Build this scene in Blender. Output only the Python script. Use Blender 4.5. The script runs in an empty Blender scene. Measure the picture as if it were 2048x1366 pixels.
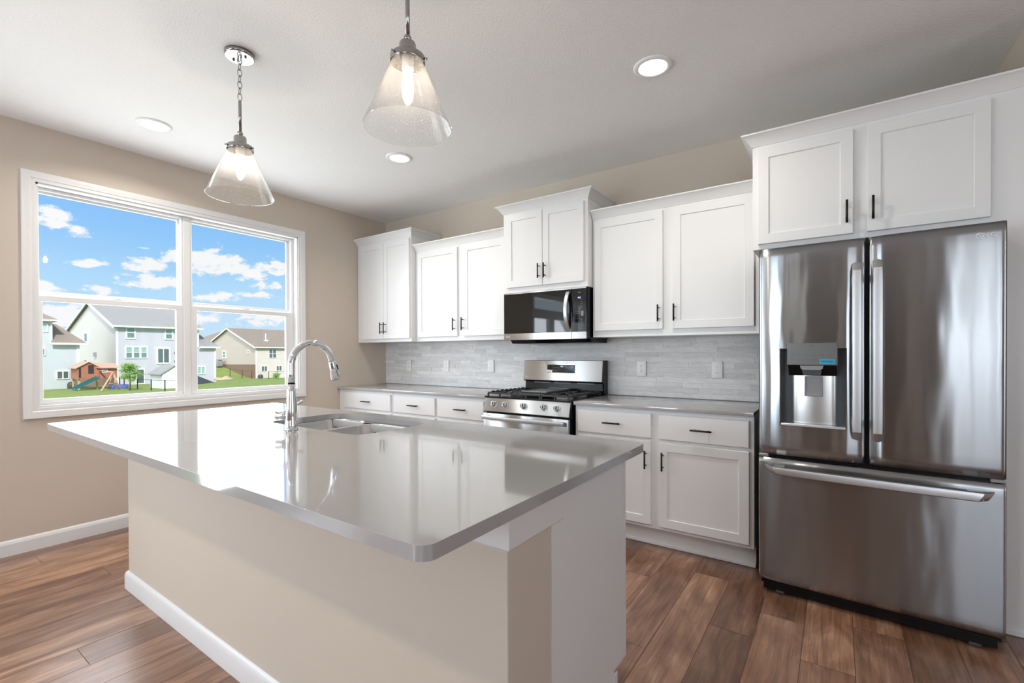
import bpy, bmesh, math, random
from mathutils import Vector, Matrix
PI = math.pi
S = bpy.context.scene
COL = S.collection
random.seed(7)

# ------------------------------------------------------------------ camera
cam_d = bpy.data.cameras.new('camera'); cam = bpy.data.objects.new('camera', cam_d); COL.objects.link(cam)
CAM = Vector((4.23848, -3.58475, 1.25436))
yw, pt, rl = (math.radians(v) for v in (34.95533, -0.38515, -0.2186))
fw = Vector((-math.sin(yw)*math.cos(pt), math.cos(yw)*math.cos(pt), math.sin(pt)))
rr = Vector((math.cos(yw), math.sin(yw), 0)); uu = rr.cross(fw)
r2 = rr*math.cos(rl) + uu*math.sin(rl); u2 = -rr*math.sin(rl) + uu*math.cos(rl)
cam.matrix_world = Matrix(((r2.x, u2.x, -fw.x, CAM.x), (r2.y, u2.y, -fw.y, CAM.y), (r2.z, u2.z, -fw.z, CAM.z), (0, 0, 0, 1)))
cam_d.sensor_fit = 'HORIZONTAL'; cam_d.sensor_width = 36.0
cam_d.lens = 936.88/2048*36.0
cam_d.shift_x = 3.558/2048; cam_d.shift_y = 28.953/2048
cam_d.clip_start = 0.02; cam_d.clip_end = 600
S.camera = cam

# ------------------------------------------------------------------ exposure
S.view_settings.view_transform = 'Standard'; S.view_settings.look = 'None'
S.view_settings.exposure = 0.0; S.view_settings.gamma = 1.0
S.view_settings.use_curve_mapping = False
S.cycles.use_denoising = True
S.cycles.max_bounces = 10; S.cycles.diffuse_bounces = 6; S.cycles.glossy_bounces = 5
S.cycles.transparent_max_bounces = 16; S.cycles.sample_clamp_indirect = 6.0
S.cycles.caustics_reflective = False; S.cycles.caustics_refractive = False

# ------------------------------------------------------------------ sky
W = bpy.data.worlds.new('sky'); S.world = W; W.use_nodes = True
wn = W.node_tree.nodes; wl = W.node_tree.links; wn.clear()
def N(t, nodes=wn, **k):
    n = nodes.new(t)
    for a, b in k.items(): setattr(n, a, b)
    return n
def wmath(op, a, b=None, c=None, clamp=False):
    n = N('ShaderNodeMath', operation=op, use_clamp=clamp)
    for i, v in enumerate((a, b, c)):
        if v is None: continue
        if isinstance(v, (int, float)): n.inputs[i].default_value = v
        else: wl.new(v, n.inputs[i])
    return n.outputs[0]
tc = N('ShaderNodeTexCoord')
sep = N('ShaderNodeSeparateXYZ'); wl.new(tc.outputs['Generated'], sep.inputs[0])
dx, dy, dz = sep.outputs
grad = N('ShaderNodeValToRGB'); wl.new(dz, grad.inputs[0])
cr = grad.color_ramp
cr.elements[0].position = 0.0; cr.elements[0].color = (0.66, 0.83, 0.97, 1)
cr.elements[1].position = 0.30; cr.elements[1].color = (0.19, 0.47, 0.95, 1)
e = cr.elements.new(0.12); e.color = (0.45, 0.73, 0.99, 1)
e = cr.elements.new(0.20); e.color = (0.29, 0.59, 0.985, 1)
e = cr.elements.new(0.5); e.color = (0.50, 0.60, 0.76, 1)
e = cr.elements.new(1.0); e.color = (0.62, 0.68, 0.76, 1)
az = wmath('MULTIPLY', wmath('ARCTAN2', dy, wmath('MULTIPLY', dx, -1.0)), 57.29578)
el = wmath('MULTIPLY', wmath('ARCSINE', dz), 57.29578)
cmb = N('ShaderNodeCombineXYZ'); wl.new(az, cmb.inputs[0]); wl.new(wmath('MULTIPLY', el, 1.9), cmb.inputs[1])
nz = N('ShaderNodeTexNoise', noise_dimensions='2D'); nz.inputs['Scale'].default_value = 0.62
nz.inputs['Detail'].default_value = 8; nz.inputs['Roughness'].default_value = 0.62
wl.new(cmb.outputs[0], nz.inputs['Vector'])
blob = None
CLOUDS = [(10.9, 11.7, 1.7, 1.2, 1), (12.3, 11.1, 1.3, .6, .85), (13.4, 8.25, 1.6, .45, 1), (17.2, 8.5, 1.8, .9, 1), (17.9, 7.0, 3.0, 1.0, 1.0),
          (20.2, 9.7, 2.2, 1.0, 1), (22.4, 9.35, 3.2, 1.5, 1.15), (25.6, 8.7, 3.0, 1.0, 1), (28.6, 9.2, 2.6, .9, 1), (27.8, 7.3, 2.2, .55, .95),
          (27.0, 6.3, 2.4, .5, .9), (23.0, 5.9, 2.2, .6, .9), (9.9, 5.9, 1.5, .8, 1), (13.9, 5.9, 1.5, .6, .9), (30.5, 6.0, 2, .5, .8),
          (11.0, 3.3, 3.5, 1.7, .95), (21.5, 3.6, 3.0, .8, .9), (27.0, 3.8, 4.0, .8, .85), (33, 4, 5, 1.5, .9), (5, 8, 4, 2, 1), (40, 9, 6, 2.5, 1),
          (-20, 18, 12, 5, 1), (-50, 14, 14, 5, 1), (-80, 20, 18, 7, 1), (70, 16, 16, 6, 1)]
for (ca, ce, wa, we, amp) in CLOUDS:
    a_ = wmath('DIVIDE', wmath('SUBTRACT', az, ca), wa); b_ = wmath('DIVIDE', wmath('SUBTRACT', el, ce), we)
    d_ = wmath('ADD', wmath('MULTIPLY', a_, a_), wmath('MULTIPLY', b_, b_))
    g_ = wmath('MULTIPLY', wmath('EXPONENT', wmath('MULTIPLY', d_, -1.0)), amp)
    blob = g_ if blob is None else wmath('MAXIMUM', blob, g_)
cm = wmath('ADD', blob, wmath('MULTIPLY', wmath('SUBTRACT', nz.outputs['Fac'], 0.5), 1.9))
mr = N('ShaderNodeMapRange', interpolation_type='SMOOTHSTEP'); wl.new(cm, mr.inputs['Value'])
mr.inputs['From Min'].default_value = 0.42; mr.inputs['From Max'].default_value = 0.82
mixc = N('ShaderNodeMix', data_type='RGBA'); wl.new(mr.outputs[0], mixc.inputs[0])
wl.new(grad.outputs[0], mixc.inputs[6]); mixc.inputs[7].default_value = (0.97, 0.97, 0.98, 1)
# glow added to the near side of the sky, brightening the openings behind the camera
sa = wmath('DIVIDE', wmath('SUBTRACT', az, -82.0), 44.0)
glow = wmath('MULTIPLY', wmath('EXPONENT', wmath('MULTIPLY', wmath('MULTIPLY', sa, sa), -1.0)), 2.6)
bg = N('ShaderNodeBackground'); wl.new(wmath('ADD', glow, 1.0), bg.inputs[1])
mixg = N('ShaderNodeMix', data_type='RGBA'); wl.new(wmath('MULTIPLY', glow, .3, clamp=True), mixg.inputs[0]); wl.new(mixc.outputs[2], mixg.inputs[6]); mixg.inputs[7].default_value = (0.92, 0.96, 1.0, 1)
wl.new(mixg.outputs[2], bg.inputs[0])
wo = N('ShaderNodeOutputWorld'); wl.new(bg.outputs[0], wo.inputs[0])

# ------------------------------------------------------------------ sun and daylight at the openings
def lamp(name, kind, loc, energy, color=(1, 1, 1), **k):
    d = bpy.data.lights.new(name, kind); d.energy = energy; d.color = color
    for a, b in k.items(): setattr(d, a, b)
    o = bpy.data.objects.new(name, d); COL.objects.link(o); o.location = loc
    return o
def aim(o, v): o.rotation_euler = Vector(v).to_track_quat('-Z', 'Y').to_euler()
sun = lamp('sun', 'SUN', (0, -20, 40), 4.3, (1, .96, .9), angle=math.radians(6)); aim(sun, (-.95, .42, -.85))
day1 = lamp('daylight_patio', 'AREA', (-0.16, -5.02, 1.18), 88, (.89, .945, 1.0), shape='RECTANGLE', size=1.95, size_y=2.25); aim(day1, (1, 0, .6))
day2 = lamp('added_front_daylight', 'AREA', (1.35, -8.16, 1.55), 100, (.72, .86, 1.0), shape='RECTANGLE', size=1.6, size_y=1.4); aim(day2, (0, 1, .6))  # added fill at an unseen front window, lights the room from behind
day3 = lamp('added_living_daylight', 'AREA', (6.3, -8.16, 1.55), 45, (.86, .93, 1.0), shape='RECTANGLE', size=2.1, size_y=1.4); aim(day3, (0, 1, .6))  # added so the right fridge door reflects a bright band
day5 = lamp('added_side_daylight', 'AREA', (8.66, -3.4, 1.55), 46, (.88, .94, 1.0), shape='RECTANGLE', size=2.2, size_y=1.4); aim(day5, (-1, 0, .5))  # added fill for the faces turned right, source out of view
day4 = lamp('daylight_kitchen_window', 'AREA', (-0.2, -1.96, 1.64), 42, (.90, .95, 1.0), shape='RECTANGLE', size=1.7, size_y=1.36); aim(day4, (1, 0, 0))

# ------------------------------------------------------------------ mesh helpers
def add_box(bm, x0, x1, y0, y1, z0, z1, bevel=0.0, seg=1):
    m = Matrix.Translation(((x0+x1)/2, (y0+y1)/2, (z0+z1)/2)) @ Matrix.Diagonal((abs(x1-x0), abs(y1-y0), abs(z1-z0), 1))
    r = bmesh.ops.create_cube(bm, size=1, matrix=m)
    if bevel > 0:
        es = list({e for v in r['verts'] for e in v.link_edges})
        bmesh.ops.bevel(bm, geom=es, offset=bevel, segments=seg, affect='EDGES', profile=.5)
def bx(*a, **k):
    bm = bmesh.new(); add_box(bm, *a, **k); return bm
def add_tube(bm, pts, r, n=12, cap=True, closed=False):
    pts = [Vector(p) for p in pts]; rs = r if isinstance(r, (list, tuple)) else [r]*len(pts)
    rings = []; prev = None; L = len(pts)
    for i, p in enumerate(pts):
        if closed: t = pts[(i+1) % L]-pts[i-1]
        else: t = (pts[min(i+1, L-1)]-pts[max(i-1, 0)])
        t.normalize()
        if prev is None:
            a = Vector((0, 0, 1)) if abs(t.z) < .9 else Vector((1, 0, 0))
            s = t.cross(a).normalized()
        else: s = (prev-t*prev.dot(t)).normalized()
        prev = s; b = t.cross(s)
        rings.append([bm.verts.new(p+(s*math.cos(2*PI*k/n)+b*math.sin(2*PI*k/n))*rs[i]) for k in range(n)])
    for i in range(L if closed else L-1):
        A, B = rings[i], rings[(i+1) % L]
        for k in range(n): bm.faces.new((A[k], A[(k+1) % n], B[(k+1) % n], B[k])).smooth = True
    if cap and not closed: bm.faces.new(rings[0][::-1]); bm.faces.new(rings[-1])
def add_lathe(bm, c, prof, n=32, smooth=True, capb=False, capt=False):
    rings = [[bm.verts.new((c[0]+r*math.cos(2*PI*k/n), c[1]+r*math.sin(2*PI*k/n), c[2]+z)) for k in range(n)] for r, z in prof]
    for A, B in zip(rings, rings[1:]):
        for k in range(n): bm.faces.new((A[k], A[(k+1) % n], B[(k+1) % n], B[k])).smooth = smooth
    if capb: bm.faces.new(rings[0][::-1])
    if capt: bm.faces.new(rings[-1])
def add_cyl(bm, p0, p1, r, n=24, bevel=0):
    add_tube(bm, [p0, p1], r, n)
def add_prism(bm, poly, axis, a, b):
    """poly: list of 2-D points in the plane perpendicular to axis, extruded from a to b along axis."""
    def P(q, t): return {'x': (t, q[0], q[1]), 'y': (q[0], t, q[1]), 'z': (q[0], q[1], t)}[axis]
    A = [bm.verts.new(P(q, a)) for q in poly]; B = [bm.verts.new(P(q, b)) for q in poly]
    bm.faces.new(A[::-1]); bm.faces.new(B)
    for i in range(len(A)): bm.faces.new((A[i], A[(i+1) % len(A)], B[(i+1) % len(A)], B[i]))
def add_sweep(bm, path, prof, z0):
    """mitred moulding: path = plan points, outside lies to the right of travel; prof = (out, up) points."""
    P = [Vector((p[0], p[1])) for p in path]; offs = []
    def nrm(a, b):
        d = (b-a).normalized(); return Vector((d.y, -d.x))
    for i in range(len(P)):
        if i == 0: o = nrm(P[0], P[1])
        elif i == len(P)-1: o = nrm(P[-2], P[-1])
        else:
            n1, n2 = nrm(P[i-1], P[i]), nrm(P[i], P[i+1]); o = (n1+n2)/(1+n1.dot(n2))
        offs.append(o)
    R = [[bm.verts.new((p.x+o.x*q[0], p.y+o.y*q[0], z0+q[1])) for q in prof] for p, o in zip(P, offs)]
    n = len(prof)
    for A, B in zip(R, R[1:]):
        for k in range(n): bm.faces.new((A[k], A[(k+1) % n], B[(k+1) % n], B[k]))
    bm.faces.new(R[0][::-1]); bm.faces.new(R[-1])
def rrect(x0, x1, y0, y1, r, n=6):
    pts = []
    for cx, cy, a0 in ((x1-r, y1-r, 0), (x0+r, y1-r, 90), (x0+r, y0+r, 180), (x1-r, y0+r, 270)):
        for k in range(n+1):
            a = math.radians(a0+90*k/n); pts.append((cx+r*math.cos(a), cy+r*math.sin(a)))
    return pts

ORG = {}
def obj(name, bm, mat, parent=None, bevel=0, smooth=False, local=False):
    """link bm as ONE mesh object; vertices are given in world space unless local."""
    bmesh.ops.recalc_face_normals(bm, faces=bm.faces)
    o0 = ORG.get(parent.name, Vector()) if parent else Vector()
    if not local and o0.length: bmesh.ops.translate(bm, verts=bm.verts, vec=-o0)
    me = bpy.data.meshes.new(name); bm.to_mesh(me); bm.free()
    if smooth:
        for p in me.polygons: p.use_smooth = True
    if not any(p.use_smooth for p in me.polygons) and len(me.polygons) > 12 and len(me.polygons) < 600:
        for p in me.polygons: p.use_smooth = True
        me.set_sharp_from_angle(angle=math.radians(30))
    for m in (mat if isinstance(mat, (list, tuple)) else [mat]): me.materials.append(m)
    o = bpy.data.objects.new(name, me); COL.objects.link(o)
    if parent: o.parent = parent; ORG[o.name] = o0
    if bevel:
        b = o.modifiers.new('bevel', 'BEVEL'); b.width = bevel; b.segments = 2; b.limit_method = 'ANGLE'; b.angle_limit = math.radians(40); b.harden_normals = True
    return o
def tag(o, label, cat, group=None, kind=None):
    if label: o['label'] = label
    if cat: o['category'] = cat
    if group: o['group'] = group
    if kind: o['kind'] = kind
    return o
def thing(name, label, cat, loc=(0, 0, 0), rotz=0, group=None):
    o = bpy.data.objects.new(name, None); COL.objects.link(o); o.location = loc; o.rotation_euler = (0, 0, rotz)
    o.empty_display_size = .1; ORG[o.name] = Vector(loc)
    return tag(o, label, cat, group)
def struct(name, bm, mat, label=None, cat=None, **k):
    o = obj(name, bm, mat, None, **k); o['kind'] = 'structure'
    return tag(o, label, cat)
def dup(root, loc, label=None):
    def cp(o, par):
        c = o.copy(); COL.objects.link(c); c.parent = par
        for ch in o.children: cp(ch, c)
        return c
    r = cp(root, None); r.location = loc
    if label: r['label'] = label
    return r
def text_bm(s, size, mat4, extrude=.0006):
    cu = bpy.data.curves.new('t', 'FONT'); cu.body = s; cu.size = size; cu.extrude = extrude; cu.align_x = 'CENTER'; cu.align_y = 'CENTER'
    o = bpy.data.objects.new('t', cu); COL.objects.link(o)
    me = bpy.data.meshes.new_from_object(o)
    bm = bmesh.new(); bm.from_mesh(me); bmesh.ops.transform(bm, matrix=mat4, verts=bm.verts)
    bpy.data.objects.remove(o); bpy.data.curves.remove(cu); bpy.data.meshes.remove(me)
    return bm
def merge(bm, other):
    me = bpy.data.meshes.new('tmp'); other.to_mesh(me); other.free(); bm.from_mesh(me); bpy.data.meshes.remove(me)
def face_mat(x, y, z, tilt=0):   # text lying in the x/z plane, facing -y
    return Matrix.Translation((x, y, z)) @ Matrix.Rotation(PI/2+tilt, 4, 'X')

# ------------------------------------------------------------------ materials
def mat(name, color=(.8, .8, .8), rough=.5, metal=0.0, **k):
    m = bpy.data.materials.new(name); m.use_nodes = True
    b = m.node_tree.nodes['Principled BSDF']
    b.inputs['Base Color'].default_value = (*color, 1); b.inputs['Roughness'].default_value = rough; b.inputs['Metallic'].default_value = metal
    for a, v in k.items(): b.inputs[a.replace('_', ' ')].default_value = v
    return m
def nt(m): return m.node_tree.nodes, m.node_tree.links, m.node_tree.nodes['Principled BSDF']
def coords(m, scale=(1, 1, 1), src='Object', loc=(0, 0, 0), rot=(0, 0, 0)):
    n, l, b = nt(m); t = n.new('ShaderNodeTexCoord'); mp = n.new('ShaderNodeMapping')
    mp.inputs['Scale'].default_value = scale; mp.inputs['Location'].default_value = loc; mp.inputs['Rotation'].default_value = rot
    l.new(t.outputs[src], mp.inputs[0]); return mp.outputs[0]
def noise(m, vec, scale, detail=4, rough=.5, dist=0):
    n, l, b = nt(m); t = n.new('ShaderNodeTexNoise'); t.inputs['Scale'].default_value = scale; t.inputs['Detail'].default_value = detail
    t.inputs['Roughness'].default_value = rough; t.inputs['Distortion'].default_value = dist; l.new(vec, t.inputs['Vector']); return t.outputs['Fac']
def ramp(m, fac, stops):
    n, l, b = nt(m); t = n.new('ShaderNodeValToRGB'); l.new(fac, t.inputs[0]); c = t.color_ramp
    c.elements[0].position, c.elements[0].color = stops[0][0], (*stops[0][1], 1); c.elements[1].position, c.elements[1].color = stops[-1][0], (*stops[-1][1], 1)
    for p, v in stops[1:-1]: e = c.elements.new(p); e.color = (*v, 1)
    return t.outputs[0]
def bump(m, h, strength, dist=.01):
    n, l, b = nt(m); t = n.new('ShaderNodeBump'); t.inputs['Strength'].default_value = strength; t.inputs['Distance'].default_value = dist
    l.new(h, t.inputs['Height']); l.new(t.outputs[0], b.inputs['Normal']); return t
def mixrgb(m, fac, a, c, mode='MIX'):
    n, l, b = nt(m); t = n.new('ShaderNodeMix'); t.data_type = 'RGBA'; t.blend_type = mode
    for s, v in ((0, fac), (6, a), (7, c)):
        if isinstance(v, (int, float)): t.inputs[s].default_value = v
        elif isinstance(v, tuple): t.inputs[s].default_value = (*v, 1)
        else: l.new(v, t.inputs[s])
    return t.outputs[2]
def mth(m, op, a, c=None):
    n, l, b = nt(m); t = n.new('ShaderNodeMath'); t.operation = op
    for i, v in enumerate((a, c)):
        if v is None: continue
        if isinstance(v, (int, float)): t.inputs[i].default_value = v
        else: l.new(v, t.inputs[i])
    return t.outputs[0]
def setc(m, sock): n, l, b = nt(m); l.new(sock, b.inputs['Base Color'])
def setr(m, sock): n, l, b = nt(m); l.new(sock, b.inputs['Roughness'])

M_wall = mat('beige_wall_paint', (.60, .525, .445), .75); bump(M_wall, noise(M_wall, coords(M_wall), 260, 3), .12, .002)
M_ceil = mat('ceiling_orange_peel', (.85, .85, .85), .85)
bump(M_ceil, noise(M_ceil, coords(M_ceil), 95, 3, .55), .45, .006)
M_white = mat('white_cabinet_paint', (.76, .76, .76), .32)
M_trim = mat('white_trim_paint', (.78, .78, .78), .35)
M_vinyl = mat('white_window_vinyl', (.78, .78, .78), .3)
M_quartz = mat('grey_quartz', (.40, .39, .38), .07, IOR=1.62, Coat_Weight=.35, Coat_Roughness=.03)
v = coords(M_quartz); setc(M_quartz, mixrgb(M_quartz, noise(M_quartz, v, 420, 2), (.355, .35, .35), (.42, .415, .415)))
M_black = mat('matte_black_metal', (.012, .012, .013), .38, .6)
M_chrome = mat('chrome', (.82, .82, .83), .05, 1.0)
M_nickel = mat('polished_nickel', (.38, .372, .36), .14, 1.0)
M_blackplastic = mat('black_enamel', (.006, .006, .007), .2, Specular_IOR_Level=.25)
M_blackglass = mat('black_glass', (.003, .004, .004), .03, IOR=1.62)
M_iron = mat('cast_iron', (.018, .019, .021), .42); bump(M_iron, noise(M_iron, coords(M_iron), 500, 2), .2, .001)
M_griddle = mat('grey_griddle', (.22, .22, .22), .35, .6)
M_darkgrey = mat('dark_grey_plastic', (.05, .052, .055), .4)
M_midgrey = mat('mid_grey_plastic', (.28, .28, .285), .35)
M_whiteplast = mat('white_plastic', (.84, .84, .83), .35)
M_slot = mat('dark_slot', (.03, .03, .03), .6)
def steel(name, color, rough, aniso, vertical=True, wave=0.0):
    m = mat(name, color, rough, 1.0, Anisotropic=aniso)
    n, l, b = nt(m)
    t = n.new('ShaderNodeCombineXYZ'); t.inputs[2].default_value = 1.0   # brushed grain spreads highlights vertically
    l.new(t.outputs[0], b.inputs['Tangent'])
    if not vertical: t.inputs[0].default_value, t.inputs[2].default_value = 1.0, 0.0
    vec = coords(m, (2.0, 2.0, 260) if vertical else (260, 260, 2))
    h = noise(m, vec, 1.0, 2)
    setr(m, mth(m, 'MULTIPLY_ADD', h, .012)); b.inputs['Roughness'].links[0].from_node.inputs[2].default_value = rough-.006
    if wave:
        w = noise(m, coords(m, (11, 11, 2.4)), 1.0, 1.0, .4)
        bump(m, w, 1.0, wave)
    return m
M_steel = steel('brushed_stainless', (.40, .415, .435), .20, 1.0, True, .0036)
M_steel_flat = steel('brushed_stainless_flat', (.365, .375, .39), .20, 1.0, True, .0015)
M_steel2 = steel('stainless_smooth', (.50, .498, .495), .22, 1.0)
M_handle = mat('satin_steel_handle', (.64, .645, .65), .36, 1.0)
M_sink = mat('sink_steel', (.66, .655, .645), .27, 1.0)
def thin_glass(name, tint, ior=1.5, extra=None, rough=0.0):
    m = bpy.data.materials.new(name); m.use_nodes = True; n = m.node_tree.nodes; l = m.node_tree.links; n.clear()
    o = n.new('ShaderNodeOutputMaterial'); mx = n.new('ShaderNodeMixShader'); t = n.new('ShaderNodeBsdfTransparent'); g = n.new('ShaderNodeBsdfGlossy')
    lw = n.new('ShaderNodeLayerWeight'); lw.inputs['Blend'].default_value = .5; f0 = ((ior-1)/(ior+1))**2     # Schlick, same on both faces
    pw = n.new('ShaderNodeMath'); pw.operation = 'POWER'; pw.inputs[1].default_value = 5; l.new(lw.outputs['Facing'], pw.inputs[0])
    fr = n.new('ShaderNodeMath'); fr.operation = 'MULTIPLY_ADD'; fr.inputs[1].default_value = 1-f0; fr.inputs[2].default_value = f0; l.new(pw.outputs[0], fr.inputs[0])
    t.inputs[0].default_value = (*tint, 1); g.inputs['Roughness'].default_value = rough
    l.new(fr.outputs[0], mx.inputs[0]); l.new(t.outputs[0], mx.inputs[1]); l.new(g.outputs[0], mx.inputs[2])
    out = mx.outputs[0]
    if extra:      # seeds (tiny bubbles) scatter a little light
        d = n.new('ShaderNodeBsdfTranslucent'); d2 = n.new('ShaderNodeBsdfDiffuse'); ad = n.new('ShaderNodeMixShader')
        d.inputs[0].default_value = (.95, .95, .95, 1); d2.inputs[0].default_value = (.95, .95, .95, 1)
        ad.inputs[0].default_value = .5; l.new(d.outputs[0], ad.inputs[1]); l.new(d2.outputs[0], ad.inputs[2])
        tc_ = n.new('ShaderNodeTexCoord'); vo = n.new('ShaderNodeTexVoronoi'); vo.inputs['Scale'].default_value = 210
        l.new(tc_.outputs['Object'], vo.inputs['Vector'])
        rp = n.new('ShaderNodeMapRange'); rp.inputs['From Min'].default_value = .14; rp.inputs['From Max'].default_value = .24
        rp.inputs['To Min'].default_value = extra*9; rp.inputs['To Max'].default_value = extra; l.new(vo.outputs['Distance'], rp.inputs['Value'])
        m2 = n.new('ShaderNodeMixShader'); l.new(rp.outputs[0], m2.inputs[0]); l.new(out, m2.inputs[1]); l.new(ad.outputs[0], m2.inputs[2]); out = m2.outputs[0]
    l.new(out, o.inputs[0]); return m
M_pane = thin_glass('window_glass', (.985, .99, .99), 1.3)
M_shade = thin_glass('seeded_glass', (.97, .97, .97), 1.36, .04, .015)
M_bulbglass = thin_glass('bulb_glass', (1, .97, .93), 1.3)
n_ = M_bulbglass.node_tree.nodes; l_ = M_bulbglass.node_tree.links; o_ = n_['Material Output']; em = n_.new('ShaderNodeEmission'); ad_ = n_.new('ShaderNodeMixShader')
em.inputs[0].default_value = (1, .86, .70, 1); em.inputs[1].default_value = 3.5; ad_.inputs[0].default_value = .35
l_.new(o_.inputs[0].links[0].from_socket, ad_.inputs[1]); l_.new(em.outputs[0], ad_.inputs[2]); l_.new(ad_.outputs[0], o_.inputs[0])
def emit(name, color, s):
    m = mat(name, (.9, .9, .9), .5); n, l, b = nt(m); b.inputs['Emission Color'].default_value = (*color, 1); b.inputs['Emission Strength'].default_value = s; return m
M_lens = emit('led_lens', (1, .98, .95), 9)
M_fil = emit('filament_glow', (1, .80, .55), 60)
M_led = emit('display_blue', (.08, .30, 1), 1.3)
M_ledw = emit('display_pale', (.32, .42, 1), 1.1)

# floor planks: one random value per plank (face attribute), grain runs along y
M_floor = mat('wood_plank_floor', (.3, .17, .1), .36, Coat_Weight=.5, Coat_Roughness=.24)
n_, l_, b_ = nt(M_floor)
at = n_.new('ShaderNodeAttribute'); at.attribute_name = 'plank'
sx = n_.new('ShaderNodeSeparateColor'); l_.new(at.outputs['Color'], sx.inputs[0])
vadd = n_.new('ShaderNodeVectorMath'); vadd.operation = 'MULTIPLY_ADD'
l_.new(at.outputs['Color'], vadd.inputs[0]); vadd.inputs[1].default_value = (37, 53, 11); l_.new(coords(M_floor), vadd.inputs[2])
def fmap(scale):
    mp = n_.new('ShaderNodeMapping'); mp.inputs['Scale'].default_value = scale; l_.new(vadd.outputs[0], mp.inputs[0]); return mp.outputs[0]
g1 = noise(M_floor, fmap((70, 3.0, 1)), 1.0, 7, .68, .9)
g2 = noise(M_floor, fmap((7, 2.4, 1)), 1.0, 4, .55, 1.2)
g3 = noise(M_floor, fmap((26, .9, 1)), 1.0, 3, .5, 2.0)
base = ramp(M_floor, g2, [(.25, (.14, .064, .036)), (.5, (.275, .148, .09)), (.75, (.44, .28, .19))])
base = mixrgb(M_floor, .8, base, ramp(M_floor, g1, [(.3, (.55, .5, .46)), (.7, (1.25, 1.25, 1.25))]), 'MULTIPLY')
base = mixrgb(M_floor, .5, base, ramp(M_floor, g3, [(.35, (.6, .55, .5)), (.62, (1.2, 1.2, 1.2))]), 'MULTIPLY')
base = mixrgb(M_floor, 1.0, base, ramp(M_floor, sx.outputs[0], [(0, (.52, .44, .40)), (.5, (.95, .92, .90)), (1, (1.38, 1.36, 1.33))]), 'MULTIPLY')
setc(M_floor, base); bump(M_floor, g1, .12, .002)
setr(M_floor, mth(M_floor, 'MULTIPLY_ADD', g1, .16)); b_.inputs['Roughness'].links[0].from_node.inputs[2].default_value = .26
M_gap = mat('plank_seam', (.12, .07, .045), .6)

# backsplash stone
M_stone = mat('split_marble', (.6, .6, .6), .55)
n_, l_, b_ = nt(M_stone)
at2 = n_.new('ShaderNodeAttribute'); at2.attribute_name = 'plank'
va2 = n_.new('ShaderNodeVectorMath'); va2.operation = 'MULTIPLY_ADD'; l_.new(at2.outputs['Color'], va2.inputs[0]); va2.inputs[1].default_value = (9, 7, 5)
l_.new(coords(M_stone), va2.inputs[2])
sx2 = n_.new('ShaderNodeSeparateColor'); l_.new(at2.outputs['Color'], sx2.inputs[0])
def smap(s):
    mp = n_.new('ShaderNodeMapping'); mp.inputs['Scale'].default_value = s; l_.new(va2.outputs[0], mp.inputs[0]); return mp.outputs[0]
s1 = noise(M_stone, smap((7, 7, 38)), 1.0, 7, .7, .8)
s2 = noise(M_stone, smap((5, 5, 7)), 1.0, 5, .7, 2.2)
vein = mth(M_stone, 'ABSOLUTE', mth(M_stone, 'SUBTRACT', s2, .5))
cb = ramp(M_stone, s1, [(.25, (.62, .615, .61)), (.6, (.79, .785, .775)), (.85, (.87, .865, .86))])
cb = mixrgb(M_stone, 1.0, cb, ramp(M_stone, vein, [(0, (.86, .855, .855)), (.012, (1, 1, 1))]), 'MULTIPLY')
cb = mixrgb(M_stone, 1.0, cb, ramp(M_stone, sx2.outputs[0], [(0, (.88, .88, .885)), (1, (1.07, 1.07, 1.07))]), 'MULTIPLY')
setc(M_stone, cb); bump(M_stone, noise(M_stone, smap((70, 70, 90)), 1.0, 5, .6), .35, .004)

def siding(name, c, pitch=5.0, axis='Z'):
    m = mat(name, c, .6); n, l, b = nt(m); t = n.new('ShaderNodeTexWave'); t.wave_type = 'BANDS'; t.bands_direction = axis; t.wave_profile = 'SAW'
    t.inputs['Scale'].default_value = pitch; t.inputs['Distortion'].default_value = 0; l.new(coords(m), t.inputs['Vector'])
    bump(m, t.outputs['Fac'], .5, .03); return m
M_sid_shaded = siding('white_siding_shaded', (.69, .68, .78)); M_sid_lit = siding('white_siding_lit', (.80, .75, .72))  # one white siding; shade and sunlight are put into these two colours
M_sid_aqua = siding('pale_aqua_siding', (.67, .72, .78)); M_sid_tan = siding('tan_siding', (.64, .53, .475)); M_sid_beige = siding('light_beige_siding', (.80, .70, .68))
def shingles(name, a, c):
    m = mat(name, a, .9); setc(m, mixrgb(m, noise(m, coords(m, (5, 5, 9)), 1.5, 6, .8), a, c)); return m
M_roof_grey = shingles('grey_shingles', (.19, .19, .19), (.40, .395, .39)); M_roof_brown = shingles('brown_shingles', (.20, .165, .14), (.36, .30, .26))
M_roof_tan = shingles('tan_brown_shingles', (.17, .14, .115), (.31, .255, .205))
M_brick = mat('brown_brick', (.22, .13, .09), .8); setc(M_brick, mixrgb(M_brick, noise(M_brick, coords(M_brick, (3, 3, 9)), 1.2, 4), (.15, .09, .065), (.30, .19, .13)))
M_extwhite = mat('white_exterior_trim', (.85, .86, .87), .5)
M_extglass = mat('house_window_glass', (.10, .14, .14), .08, IOR=1.8); M_blind = mat('green_tinted_glass', (.33, .50, .46), .15)
M_grass = mat('lawn_grass', (.14, .28, .05), .9)
gv = coords(M_grass); setc(M_grass, mixrgb(M_grass, noise(M_grass, gv, .9, 8, .7), (.12, .175, .03), (.25, .32, .085)))
M_cedar = mat('red_cedar', (.42, .15, .085), .7); setc(M_cedar, mixrgb(M_cedar, noise(M_cedar, coords(M_cedar, (1, 1, 8)), 2.5, 4), (.34, .11, .06), (.52, .22, .13)))
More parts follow.
